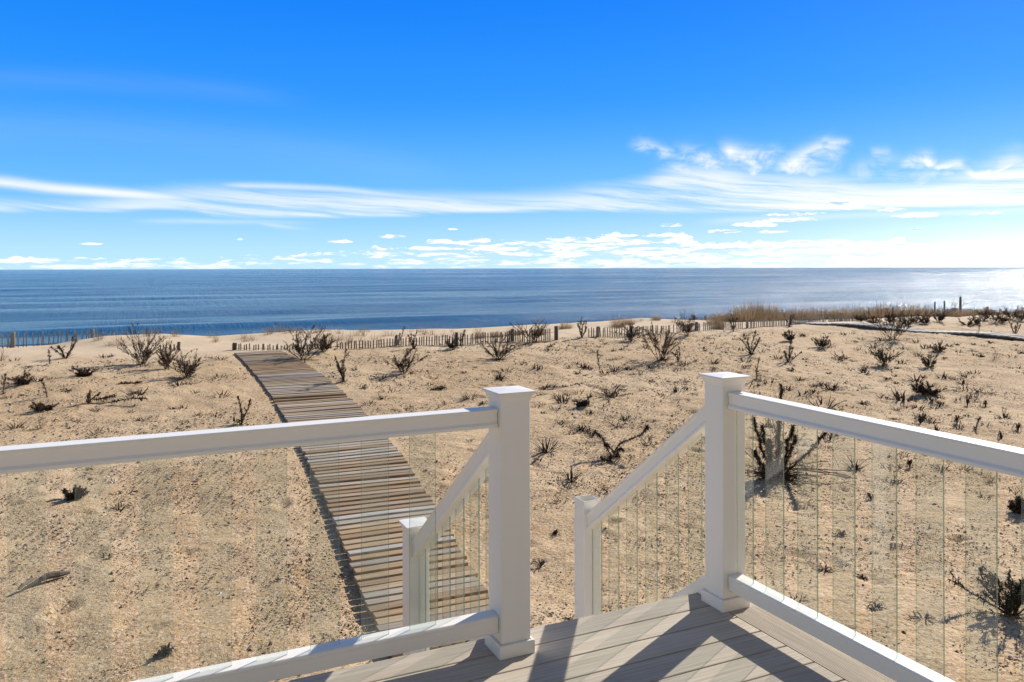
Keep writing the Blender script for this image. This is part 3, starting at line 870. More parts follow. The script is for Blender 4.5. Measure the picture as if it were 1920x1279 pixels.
# ------------------------------------------------------------------ boardwalks
def build_boardwalk():
    t0, t1 = WALK_T0, WALK_T1
    o = thing('boardwalk', 'weathered plank walkway leading across the sand from the steps to the picket fence', 'boardwalk', W(float(walk_edges(8)[0]), 8, gz(1, 8)))
    g = random.Random(4); t = t0; mb = MB(); sections = [mb]; n = 0
    gapt = px2w(525, 757)[1]
    ends = []
    while t < t1:
        w = g.uniform(0.092, 0.104); gap = g.uniform(0.022, 0.030)
        if t > 12: gap = g.uniform(0.010, 0.020); w = g.uniform(0.09, 0.115)
        if abs(t - gapt) < 0.13: gap += 0.09
        a, b = (float(q) for q in walk_edges(t)); a += g.uniform(-0.012, 0.012); b += g.uniform(-0.015, 0.015)
        sk = g.uniform(-0.006, 0.006); dz = g.uniform(-0.003, 0.003); tl = g.uniform(-0.004, 0.004)
        if g.random() < 0.04: dz += 0.010
        hh = max(0.028, 0.062 - 0.004 * (t - 5)); za = gz(a, t) + hh; zb = gz(b, t) + hh * .85
        zc = max(gz((a + b) / 2, t) + hh * .9, (za + zb) / 2)
        th = 0.034; V = []
        for (x, z, o_) in ((a, za + dz + tl, sk), ((a + b) / 2, zc + dz + g.uniform(-.003, .003), 0), (b, zb + dz - tl, -sk)):
            V += [W(x, t + o_, z), W(x, t + o_ + w, z + g.uniform(-.003, .003)), W(x, t + o_ + w, z - th), W(x, t + o_, z - th)]
        F = []
        for i in (0, 4):
            for q in range(4): F.append((i + q, i + (q + 1) % 4, i + 4 + (q + 1) % 4, i + 4 + q))
        F += [(3, 2, 1, 0), (8, 9, 10, 11)]
        mb.add(V, F); ends.append((t + w / 2, a, b, za, zb))
        t += w + gap
    bevel(mb.build('planks', M_BOARD, parent=o), 0.004, 1)
    for off in (0.10, -0.12):
        mb = MB(); n = 0
        for e in ends[::6] + [ends[-1]]:
            q = (e[1] + 0.09, e[0], e[3]) if off > 0 else (e[2] - 0.1, e[0], e[4])
            mb.v += [W(q[0] - .02, q[1], q[2] - .042), W(q[0] + .02, q[1], q[2] - .042), W(q[0] + .02, q[1], q[2] - .15), W(q[0] - .02, q[1], q[2] - .15)]
            if n:
                k = 4 * (n - 1)
                for c in range(4): mb.f.append((k + c, k + 4 + c, k + 4 + (c + 1) % 4, k + (c + 1) % 4)); mb.mi.append(0)
            n += 1
        mb.build('stringer', M_WOODPOST, parent=o)
build_boardwalk()

def build_far_walk():
    pts = [(1478, 606), (1600, 614), (1720, 624), (1830, 631), (1925, 640)]
    Q = [px2w(*p) for p in pts]; Q.sort(key=lambda q: q[1])
    ts = [q[1] for q in Q]; ss = [q[0] for q in Q]
    o = thing('boardwalk', 'pale grey plank walkway of the neighbouring plot crossing the sand at the right', 'boardwalk', W(ss[0], ts[0], gz(ss[0], ts[0])))
    g = random.Random(9); mb = MB(); t = ts[0] - 6
    mbs = MB()
    while t < ts[-1]:
        s = float(np.interp(t, ts, ss)) if t > ts[0] else ss[0] + (t - ts[0]) * (ss[1] - ss[0]) / (ts[1] - ts[0])
        z = gz(s, t) + 0.075 + g.uniform(-.005, .005) + 0.03 * math.sin(t * 2.2)
        mb.box((s, t, z - 0.035), (s + 0.85, t + 0.128, z), 0, W)
        mbs.v += [W(s + .03, t, z - .037), W(s + .07, t, z - .037), W(s + .07, t, z - .10), W(s + .03, t, z - .10)]
        if len(mbs.v) > 4:
            k = len(mbs.v) - 8
            for c in range(4): mbs.f.append((k + c, k + 4 + c, k + 4 + (c + 1) % 4, k + (c + 1) % 4)); mbs.mi.append(0)
        t += 0.137
    mb.build('planks', M_BOARD2, parent=o); mbs.build('stringer', M_WOODPOST, parent=o)
build_far_walk()

# ------------------------------------------------------------------ picket (snow) fences
def fence(label, base, heights, pitch, posts, mat, seed, ztop=None, tline=None, pw=0.025, group='weathered picket fences on the dune', lean=0.05, posth=0.06):
    """base: view points along the foot; heights in px above the sand"""
    if tline is None: Q = [px2w(*p) for p in base]
    else:
        Q = []
        for p in base:
            a = (p[0] - 960) / 1500; Zz = tline / (CU - a * SU); Q.append((Zz * (a * CU + SU), tline, Zz))
    S = np.array([q[0] for q in Q]); T = np.array([q[1] for q in Q]); Zd = np.array([q[2] for q in Q])
    PX = np.array([p[0] for p in base])
    if ztop is None: H = np.array([h * .86 * z / 1500 for h, z in zip(heights, Zd)])
    o = thing('picket_fence', label, 'fence', W(S[0], T[0], gz(S[0], T[0])), group)
    g = random.Random(seed)
    L = np.concatenate([[0], np.cumsum(np.hypot(np.diff(S), np.diff(T)))])
    mb = MB(); wires = [[], []]; l = 0.0
    while l < L[-1]:
        s = float(np.interp(l, L, S)) + g.uniform(-.004, .004); t = float(np.interp(l, L, T)) + 0.03 * math.sin(l * 1.7)
        zg = gz(s, t)
        zt = (zg + float(np.interp(l, L, H))) if ztop is None else float(np.interp(l, L, ztop))
        zt += g.uniform(-.02, .02)
        zb = max(zg - 0.25, zt - 1.2)
        ln = g.gauss(0, lean) * 0.5; w = pw / 2
        if g.random() > 0.03 and zt > zb:
            V = []
            for z, ox in ((zb, 0), (zt, ln * (zt - zb))):
                V += [W(s - w + ox, t - .006, z), W(s + w + ox, t - .006, z), W(s + w + ox, t + .006, z), W(s - w + ox, t + .006, z)]
            mb.add(V, [(0, 1, 5, 4), (1, 2, 6, 5), (2, 3, 7, 6), (3, 0, 4, 7), (4, 5, 6, 7), (3, 2, 1, 0)])
        for k, dz in ((0, 0.10), (1, 0.32)):
            wires[k].append(W(s, t - 0.009, zt - dz))
        l += pitch * g.uniform(0.85, 1.15)
    mb.build('pickets', mat, parent=o)
    mw = MB()
    for wpts in wires: mw.tube(wpts, 0.0035, 3)
    mw.build('wire', M_WIRE, parent=o)
    for (px, extra, rad) in posts:
        s = float(np.interp(px, PX, S)); t = float(np.interp(px, PX, T))
        zg = gz(s, t); l = float(np.interp(px, PX, L))
        zt = ((zg + float(np.interp(l, L, H))) if ztop is None else float(np.interp(l, L, ztop))) + extra
        mp = MB(); ln = g.uniform(-.03, .03)
        mp.tube([W(s, t + .05, zg - .5), W(s + ln * .5, t + .05, (zg + zt) / 2), W(s + ln, t + .05, zt)], [rad, rad * .97, rad * .92], 8)
        mp.build('post', M_WOODPOST if mat is M_PICKETD else M_PICKET, parent=o)
    return o

fence('pale picket fence at the far left with the sea showing through', [(-120, 653), (0, 653), (120, 640), (175, 633), (230, 627), (285, 622)], None, 0.080,
      [(22, 0.02, .055), (173, 0.03, .045)], M_PICKET, 1, ztop=[-.13, -.12, -.11, -.12, -.13, -.15], tline=23.0, pw=0.026, lean=0.14)
fence('short stub of dark pickets between the two big weeds left of the walkway', [(300, 656), (318, 656), (334, 657)], [9, 12, 13], 0.062, [(334, 0.05, .04)], M_PICKETD, 2)
fence('long dark picket fence starting at the head of the plank walkway', [(437, 657), (500, 656), (560, 655), (610, 653), (740, 650), (860, 646), (960, 641), (1046, 637)],
      [14, 11, 9, 12, 18, 21, 24, 27], 0.064, [(439, 0.02, .055), (603, 0.08, .04), (742, 0.05, .04), (858, 0.06, .04), (963, 0.04, .045), (1045, 0.03, .05)], M_PICKETD, 3)
fence('picket fence in front of the russet beach grass', [(1104, 632), (1180, 630), (1260, 625), (1310, 621), (1400, 615), (1500, 608), (1570, 603), (1625, 600)],
      [20, 20, 19, 18, 16, 14, 12, 11], 0.075, [(1122, 0.03, .04), (1186, 0.03, .04), (1309, 0.03, .05), (1403, 0.03, .04), (1484, 0.08, .04), (1578, 0.12, .06)], M_PICKET, 4)
fence('faint run of pickets on the crest at the right behind the russet weeds', [(1625, 600), (1700, 596), (1760, 594), (1860, 590)], None, 0.10, [(1664, 0.12, .05), (1852, 0.10, .07)], M_PICKET, 5,
      ztop=[-.36, -.34, -.36, -.42], tline=23.2)
fence('low far picket run seen against the sea above the crest', [(1262, 600), (1300, 600), (1350, 600)], None, 0.09, [(1303, 0.10, .05), (1323, 0.04, .04)], M_PICKETD, 6,
      ztop=[-.50, -.50, -.50], tline=25.2)

def lone_post(label, px, ytop, tl, rad, zb):
    a = (px - 960) / 1500; Zz = tl / (CU - a * SU); s = Zz * (a * CU + SU)
    zt = EYE - (ytop + (px - 960) * 0.0026 - 503) / 1500 * Zz
    mb = MB(); b = W(s, tl, gz(s, tl) - 0.4)
    mb.tube([b, W(s + .02, tl, (zt + zb) / 2), W(s + .03, tl, zt - .06), W(s + .03, tl, zt)], [rad, rad * .95, rad * .9, rad * .5], 8)
    o = mb.build('wooden_post', M_WOODPOST, origin=W(s, tl, gz(s, tl)))
    tag(o, label, 'post', 'old wooden posts standing on the dune crest')
lone_post('tallest dark wooden post standing against the glittering sea', 1800, 556, 23.4, .05, 0)
lone_post('slim wooden post just left of the tallest post', 1770, 566, 23.6, .035, 0)
lone_post('stubby wooden post left of the slim one on the crest', 1752, 570, 24.0, .035, 0)

# ------------------------------------------------------------------ plants
def rdir(a, e): return np.array((math.cos(a) * math.cos(e), math.sin(a) * math.cos(e), math.sin(e)))
def stem_path(g, p, a, e, L, n=7, wob=0.25, grav=0.0):
    pts = [np.array(p, float)]; d = rdir(a, e)
    for i in range(n):
        d = d + np.array((g.gauss(0, wob), g.gauss(0, wob), g.gauss(0, wob * 0.6) - grav)) * 0.5
        d /= np.linalg.norm(d) + 1e-9
        pts.append(pts[-1] + d * L / n)
    return pts
def leaflets(mb, g, pts, dens, size, frm=0.1, spread=1.0):
    n = len(pts) - 1
    tot = int(dens * n)
    for _ in range(tot):
        u = frm + (1 - frm) * g.random(); i = min(int(u * n), n - 1); f = u * n - i
        p = pts[i] * (1 - f) + pts[i + 1] * f
        d = rdir(g.uniform(0, 6.28), g.uniform(-0.9, 1.1)) * size * g.uniform(0.5, 1.4) * spread
        m = p + d * 0.55 + np.array((0, 0, size * 0.2))
        mb.blade([p, m, p + d + np.array((0, 0, -size * g.uniform(0, .6)))], size * g.uniform(.25, .55))
def plant(kind, h, w, seed, leafmat=None, scale=1.0):
    """returns [(part name, MB, material)] round the origin; h, w in metres"""
    g = random.Random(seed); stems = MB(); lv = MB(); lm = leafmat or M_LEAFD
    fat = max(0.0028, 0.0052 * scale)
    O = np.zeros(3); O[2] = -0.02
    if kind == 'bush':
        n = g.randint(13, 19)
        for i in range(n):
            a = g.uniform(0, 6.28); r = g.random() ** .8; e = math.atan2(h, w * 0.62 * (0.1 + r)) + g.gauss(0, .12)
            L = math.hypot(h, w * 0.5 * r) * g.uniform(.45, 1.25)
            p = stem_path(g, O + np.array((g.gauss(0, .04), g.gauss(0, .04), 0)) * w, a, max(.25, e), L, 7, 0.28)
            stems.tube(p, [fat * (1 - .65 * k / 7) for k in range(8)], 4)
            leaflets(lv, g, p, 9, 0.026 + .01 * h, .35)
            for b in range(g.randint(2, 4)):
                k = g.randint(2, 5); q = stem_path(g, p[k], a + g.gauss(0, 1.0), g.uniform(.3, 1.2), L * g.uniform(.25, .5), 5, .3)
                stems.tube(q, [fat * .6 * (1 - .6 * m / 5) for m in range(6)], 3); leaflets(lv, g, q, 7, 0.026 + .01 * h, .2)
            leaflets(lv, g, p[-2:], 11, 0.028 + .012 * h, 0)
        for i in range(26):
            a = g.uniform(0, 6.28); p = stem_path(g, O + rdir(a, 0) * g.random() * w * .12, a, g.uniform(.1, .7), w * g.uniform(.14, .5), 4, .3, .22)
            lv.blade(p, .012 * (1 + h))
    elif kind == 'stalk':
        n = max(1, int(w * 10)) if scale < 1.6 else 4
        n = min(max(n, 2) + (1 if w > .4 else 0), 6) if w > .3 else 1
        for i in range(n):
            a = g.uniform(0, 6.28) if n > 1 else 0; tilt = (w * .5) * (0.25 + .75 * g.random()) if n > 1 else 0.03
            hh = h * (1 if i == 0 else g.uniform(.5, .9))
            p = stem_path(g, O, a if i else a + 3, math.atan2(hh, tilt), math.hypot(hh, tilt), 9, 0.16)
            stems.tube(p, [fat * 1.35 * (1 - .5 * k / 9) for k in range(10)], 5)
            leaflets(lv, g, p, 17 * scale, 0.024 + .012 * h, .12, .9)
            leaflets(lv, g, p[-2:], 20, 0.036 + .016 * h, 0)
            for b in range(3):
                kk = g.randint(2, 7); q = stem_path(g, p[kk], g.uniform(0, 6.28), g.uniform(.2, 1.2), hh * g.uniform(.15, .35), 5, .3)
                stems.tube(q, [fat * .6 * (1 - .6 * m / 5) for m in range(6)], 3); leaflets(lv, g, q, 7, 0.022 + .01 * h, .1)
        for i in range(26):
            a = g.uniform(0, 6.28); p = stem_path(g, O, a, g.uniform(.15, .9), max(w, .2) * g.uniform(.18, .4), 4, .25, .2)
            lv.blade(p, .02 * (1 + h))
    elif kind == 'twigs':            # thin bleached tangle
        for i in range(26):
            a = g.uniform(0, 6.28); e = g.uniform(.15, 1.2)
            p = stem_path(g, O + rdir(g.uniform(0, 6.28), 0) * g.random() * w * .18, a, e, w * g.uniform(.25, .55) * (.7 if e > .8 else 1), 6, .3, .1)
            stems.tube(p, [.005 * (1 - .5 * k / 6) for k in range(7)], 3)
            if g.random() < .5: leaflets(lv, g, p, 3, .04, .4)
    elif kind == 'tuft':
        for i in range(30):
            a = g.uniform(0, 6.28); e = g.uniform(.1, 1.35)
            L = (h * math.sin(e) + w * .5 * math.cos(e)) * g.uniform(.6, 1.1)
            lv.blade(stem_path(g, O + rdir(a, 0) * .12 * w, a, e, L, 4, .28, .08), .021 + .03 * h)
    elif kind == 'grass':
        for i in range(40):
            a = g.uniform(0, 6.28); e = g.uniform(.75, 1.5); L = h * g.uniform(.6, 1.1)
            lv.blade(stem_path(g, O + rdir(a, 0) * g.random() * .22 * w, a, e, L, 5, .1, .12), .006 + .004 * h)
        lm = leafmat or M_GRASS
    elif kind == 'clump':            # dense beach grass
        for i in range(420):
            a = g.uniform(0, 6.28); e = g.uniform(.55, 1.5); L = h * g.uniform(.55, 1.12)
            rr = math.sqrt(g.random()) * .36 * w
            lv.blade(stem_path(g, O + rdir(a, 0) * rr, a + g.gauss(0, .6), e, L, 5, .12, .16), .016)
        lm = leafmat or M_RGRASS
    elif kind == 'ring':             # leaves arching over and back to the sand
        for i in range(20):
            a = g.uniform(0, 6.28); r = w * .5 * g.uniform(.5, 1); hh = h * g.uniform(.5, 1.1)
            p = [O + rdir(a + .25 * k / 6, 0) * r * (k / 6) + np.array((0, 0, hh * math.sin(math.pi * k / 6.2))) for k in range(7)]
            lv.blade(p, .015 + .01 * h)
    elif kind == 'branch':           # fallen stem lying on the sand
        a0 = g.uniform(-.4, .4)
        p = stem_path(g, O + np.array((-w / 2, 0, .03)), a0, .05, w, 10, .16)
        p = [np.array((q[0], q[1], max(.01, min(h, abs(q[2]) + .015)))) for q in p]
        stems.tube(p, [fat * (1.2 - .7 * k / 10) for k in range(11)], 5)
        leaflets(lv, g, p, 14, .05, .05)
    out = []
    if stems.v: out.append(('stems', stems, M_PALE if kind == 'twigs' else M_STEM))
    if lv.v: out.append(('blades' if kind in ('tuft', 'grass', 'clump', 'ring') else 'leaves', lv, lm))
    return out

NAMES = dict(bush=('dead_bush', 'dead bush'), stalk=('dead_weed', 'dead weed'), twigs=('dead_bush', 'dead bush'), tuft=('dried_tuft', 'dried tuft'), grass=('dry_grass_clump', 'grass clump'),
             clump=('beach_grass_clump', 'grass clump'), ring=('dried_tuft', 'dried tuft'), branch=('fallen_branch', 'branch'))
def put(kind, px, py, hpx, wpx, label, mat=None, seed=None, rz=None, scale=1.0, group=None, at=None):
    s, t, Zd = at if at else px2w(px, py)
    h = hpx * Zd / 1500; w = wpx * Zd / 1500
    parts = plant(kind, h, w, seed if seed is not None else int(px * 7 + py), mat, scale)
    nm, cat = NAMES[kind]; loc = W(s, t, gz(s, t))
    if len(parts) == 1:
        n_, mb, m = parts[0]; o = mb.build(nm, m, origin=(0, 0, 0)); o.location = loc
    else:
        o = thing(nm, label, cat, loc)
        for n_, mb, m in parts: mb.build(n_, m, parent=o, origin=(0, 0, 0))
    tag(o, label, cat, group)
    o.rotation_euler.z = rz if rz is not None else random.uniform(0, 6.28)
    return o

G1 = 'dead weeds standing in the sand'; G2 = 'dried tufts on the sand'; G3 = 'fallen branches on the sand'; G4 = 'dry grass clumps on the sand'
BIG = [
 ('stalk', 122, 673, 42, 62, 'two-stalked dark weed below the far left fence, left of the wide spiky bush', None, 1.0),
 ('stalk', 92, 684, 28, 26, 'short dark weed left of the two-stalked weed below the far left fence', None, 1.0),
 ('bush', 265, 684, 56, 92, 'wide spiky dead bush left of the walkway, topped by one tall stem', None, 1.0),
 ('bush', 312, 692, 46, 60, 'russet dead bush between two dark bushes left of the walkway', 'R', 1.0),
 ('bush', 352, 708, 42, 62, 'dark dead bush with a sandy tail, nearest the walkway of the left cluster', None, 1.0),
 ('bush', 157, 706, 18, 44, 'low dark weed lying to the left of the left bush cluster', None, .8),
 ('stalk', 6, 737, 38, 26, 'dark weed cut off by the left edge of the picture', None, 1.0),
 ('stalk', 88, 746, 38, 10, 'lone thin upright stalk with a knobbly top at the far left', None, .9),
 ('bush', 42, 724, 24, 46, 'slanting twig with a small dark base at the far left', None, .7),
 ('bush', 85, 770, 18, 58, 'low sprawling dark weed just above the railing at the far left', None, .8),
 ('stalk', 163, 755, 26, 40, 'bent dark weed with fallen stems beside it, left middle', None, .9),
 ('stalk', 452, 797, 56, 48, 'V-shaped weed with two knobbly stalks just above the left railing', None, 1.0),
 ('bush', 566, 674, 60, 112, 'big spreading dead bush at the head of the walkway', None, 1.2),
 ('bush', 602, 660, 34, 52, 'russet bush right behind the big spreading one at the walkway head', 'R', .9),
 ('stalk', 645, 716, 66, 42, 'tall twin-stalked weed touching the right side of the walkway', None, 1.1),
 ('bush', 757, 698, 40, 84, 'low wide dead bush with several short upright stems in mid sand', None, 1.0),
 ('stalk', 746, 647, 36, 26, 'slender dark weed rising in front of the fence, left of its twin', None, .9),
 ('stalk', 776, 655, 36, 34, 'branching dark weed in front of the fence, right of its twin', None, .9),
 ('bush', 848, 655, 22, 34, 'small dark weed at the foot of the long picket fence', None, .8),
 ('stalk', 863, 648, 32, 26, 'single dark stalk leaning over the long picket fence', None, .9),
 ('bush', 935, 673, 42, 78, 'dense dark mound of dead stems with one thick upright stump', None, 1.1),
 ('bush', 998, 643, 44, 58, 'russet dead bush overtopping the right end of the long fence', 'R', 1.0),
 ('stalk', 1090, 634, 40, 36, 'dark weed in the gap between the two picket fences', None, 1.0),
 ('bush', 1184, 640, 34, 46, 'twisted dark weed on the sand before the second fence', None, .9),
 ('bush', 1240, 674, 66, 82, 'largest dense dark bush in the middle distance', 'R', 1.2),
 ('stalk', 1271, 678, 30, 26, 'small forked twig just right of the largest dark bush', None, .8),
 ('bush', 1287, 631, 42, 44, 'russet weed standing in the second fence left of the grass', 'R', .9),
 ('stalk', 1375, 622, 40, 22, 'tall knobbly stem rising above the second fence', None, .9),
 ('stalk', 1480, 612, 34, 20, 'thin black stem rising through the second fence beside the grass', None, .8),
 ('stalk', 1125, 698, 40, 18, 'single upright stalk growing from a small leaf rosette', None, .9),
 ('twigs', 1145, 745, 40, 100, 'sprawling bleached tangle of dead stems between the two tall posts', None, 1.0),
 ('bush', 1092, 764, 22, 32, 'upright dark tuft just below the bleached tangle', None, .7),
 ('stalk', 1408, 664, 44, 44, 'weed with three thick upright stems in the right middle distance', None, 1.3),
 ('bush', 1482, 641, 22, 34, 'dark low weed right of the three-stemmed weed', None, .8),
 ('stalk', 1478, 680, 42, 48, 'knobbly branching weed in front of the low weed, right of three stems', None, 1.0),
 ('bush', 1538, 652, 22, 54, 'low weed with trailing stems in the right middle sand', None, .8),
 ('twigs', 1578, 675, 24, 56, 'pale tangled twigs with one slanting stalk topped by a dark head', None, 1.0),
 ('bush', 1658, 686, 38, 58, 'open forked weed below the biggest bush on the right', None, .9),
 ('bush', 1672, 637, 56, 84, 'biggest open bush on the right standing before the grey walkway', None, 1.1),
 ('bush', 1742, 690, 32, 42, 'bushy dark weed with a feathery top right of the forked weed', None, .9),
 ('bush', 1760, 660, 20, 44, 'russet low weed in front of the grey walkway', 'R', .8),
 ('stalk', 1834, 631, 28, 18, 'thin bent stalk behind the grey walkway', None, .8),
 ('stalk', 1903, 628, 28, 30, 'russet stalk behind the grey walkway at the right edge', 'R', .8),
 ('stalk', 1418, 712, 46, 28, 'brown upright weed just above the cap of the right post', 'R', 1.0),
 ('bush', 1726, 742, 24, 34, 'left one of two dark tufts lying together in the right sand', None, .8),
 ('bush', 1748, 742, 22, 34, 'right one of two dark tufts lying together in the right sand', None, .8),
 ('bush', 1700, 612, 22, 40, 'dark scrub before the grass on the right crest', None, .9),
 ('bush', 1785, 592, 26, 40, 'tangle of dark scrub at the foot of the tallest post', None, .9),
 ('bush', 1845, 601, 24, 44, 'dark thicket right of the tallest post', 'R', .9),
 ('bush', 1895, 600, 24, 60, 'russet thicket on the crest at the right edge', 'R', .9),
 ('bush', 1735, 608, 20, 32, 'round russet bush left of the scrub on the right crest', 'R', .9),
 ('bush', 1893, 1150, 82, 120, 'leafy dark green rosette plant behind the glass at the right edge', 'G', 1.3),
 ('bush', 137, 938, 26, 34, 'dark clump of dead leaves seen through the left glass', None, .8),
 ('bush', 1908, 965, 34, 44, 'dark curled weed right of the last glass panes', None, .9),
]
for (k, px, py, h, w, lab, m, sc) in BIG:
    put(k, px, py, h, w, lab, {'R': M_RUST, 'G': M_GREEN, None: None}[m], scale=sc, group=G1)

for i, px in enumerate((1612, 1640, 1668, 1716, 1760, 1812, 1830, 1868, 1880, 1912)):
    put('bush', px, 603 + (i * 7) % 9, 14 + (i * 5) % 12, 34 + (i * 11) % 20, 'low dark scrub bush in the belt along the right crest', M_RUST if i % 2 else None, scale=.8, group='scrub belt along the right crest')

MID = [
 ('tuft', 1024, 846, 32, 46, 'bristly dark tuft beside the left tall post', None),
 ('tuft', 1070, 900, 22, 40, 'sparse spidery tuft below the forked branch', None),
 ('tuft', 1008, 866, 10, 24, 'small flat tuft just below the bristly one', None),
 ('ring', 1040, 1003, 14, 30, 'flat dark tuft left of the open hollow post', None),
 ('ring', 1012, 1060, 14, 60, 'pale flattened patch of stems left of the hollow post', 'P'),
 ('tuft', 880, 748, 14, 34, 'spiky tuft just left of the left tall post cap', None),
 ('ring', 1725, 793, 18, 62, 'broad mat of looped leaves just above the right railing', None),
 ('ring', 1813, 760, 20, 28, 'curled dark tuft above the right railing', None),
 ('ring', 1847, 763, 14, 18, 'small curled tuft right of the curled dark one', None),
 ('ring', 1794, 793, 16, 26, 'round looped tuft right of the broad looped mat', None),
 ('stalk', 1829, 806, 26, 20, 'tiny stalk with crossed twigs above the right railing', None),
 ('tuft', 1882, 785, 22, 20, 'bent dark sprig near the right edge above the railing', None),
 ('ring', 1877, 824, 18, 22, 'ball-like looped tuft touching the right railing', None),
 ('ring', 1908, 808, 18, 30, 'looped tuft at the right edge above the railing', None),
 ('ring', 1556, 826, 20, 32, 'dark looped tuft seen just under the right top rail', None),
 ('ring', 1705, 876, 16, 20, 'spidery little plant behind the right glass', None),
 ('grass', 1855, 905, 30, 16, 'fan of dry blades behind the right glass near the top rail', None),
 ('tuft', 1602, 880, 34, 26, 'upright grey sprig behind the second glass group of the right railing', None),
 ('tuft', 1765, 880, 18, 26, 'small bent sprig behind the right glass', None),
 ('ring', 1640, 1142, 12, 64, 'bleached flattened stems low behind the right glass', 'P'),
 ('ring', 1730, 1165, 14, 90, 'wide bleached debris patch near the bottom rail', 'P'),
 ('ring', 1577, 1006, 14, 36, 'dark flattened tuft in the middle of the right glass', None),
 ('ring', 1632, 935, 14, 40, 'pale root-like strands behind the right glass', 'P'),
 ('ring', 1617, 1084, 10, 26, 'small dark mat left of the bleached stems', None),
 ('ring', 1545, 1068, 10, 56, 'thin mat of twigs below the tall weed', 'P'),
 ('tuft', 1494, 1128, 12, 34, 'dark tuft standing in for a shaded hole just above the right bottom rail', None),  # dark blades added for the shade inside a hole in the sand
 ('tuft', 222, 953, 10, 40, 'dark tuft standing in for a shaded hollow right of the dark clump behind the left glass', None),  # no plant here: blades imitate the dark of a sand hollow
 ('tuft', 198, 1045, 8, 30, 'flat dark scrap above the driftwood', None),
 ('tuft', 500, 1217, 12, 30, 'dark tuft just above the left bottom rail', None),
 ('branch', 305, 1240, 12, 30, 'short curled twig near the left bottom rail', None),
 ('branch', 1052, 729, 7, 92, 'long dark stem lying on the sand right of the left post cap', None),
 ('branch', 240, 757, 9, 70, 'leafy fallen branch in the left sand', None),
 ('branch', 198, 752, 14, 40, 'bent fallen stem beside the leafy fallen branch', None),
 ('branch', 243, 721, 7, 40, 'short dark stem lying below the left bush cluster', None),
 ('branch', 822, 733, 8, 30, 'small stick lying in the sand between walkway and left post', None),
 ('grass', 73, 803, 30, 20, 'thin dry grass just above the left railing', None),
 ('tuft', 30, 803, 16, 28, 'dark grassy tuft at the left end above the railing', None),
 ('grass', 2, 677, 34, 26, 'tan grass clump cut by the left edge below the fence', None),
 ('grass', 1865, 675, 28, 30, 'thin dry blades standing in the right sand', None),
 ('grass', 1720, 668, 30, 34, 'fine pale grass tuft in the right middle sand', None),
 ('grass', 833, 758, 14, 14, 'tiny grass sprout between walkway and left post', None),
 ('grass', 205, 648, 14, 26, 'wispy grass on the bare slope left of the wide spiky bush', None),
]
for (k, px, py, h, w, lab, m) in MID:
    put(k, px, py, h, w, lab, {'P': M_PALE, None: None}[m], scale=.9, group={'branch': G3, 'grass': G4}.get(k, G2), rz=(0.3 if k == 'branch' else None))

def forked_branch():
    s, t, Zd = px2w(1152, 858); L = W(s, t, gz(s, t))
    o = thing('dead_weed', 'forked leafy dead weed leaning both ways in the sand between the posts', 'dead weed', L, G1)
    g = random.Random(3); st = MB(); lv = MB()
    def arm(dx, dy, h, n=10):
        pts = []
        for i in range(n + 1):
            u = i / n; bow = .055 * math.sin(u * 5.2 + dx * 9)
            pts.append(np.array((dx * u + bow + g.gauss(0, .007), dy * u + g.gauss(0, .012), -.01 + h * (u ** .85) - bow * .6 + g.gauss(0, .007))))
        st.tube(pts, [.009 * (1 - .55 * i / n) for i in range(n + 1)], 5)
        leaflets(lv, g, pts, 24, .036, .06); leaflets(lv, g, pts[-2:], 40, .055, 0)
    arm(-0.26, .12, .33); arm(.40, .12, .40, 14); arm(-.05, .02, .14, 6); arm(.1, -.1, .12, 5); arm(-.2, -.25, .05, 7)
    for i in range(16):
        a = g.uniform(0, 6.28); lv.blade(stem_path(g, np.zeros(3), a, g.uniform(.1, .9), g.uniform(.08, .2), 4, .2, .15), .010)
    st.build('stems', M_STEM, parent=o, origin=(0, 0, 0)); lv.build('leaves', M_LEAFD, parent=o, origin=(0, 0, 0))
forked_branch()

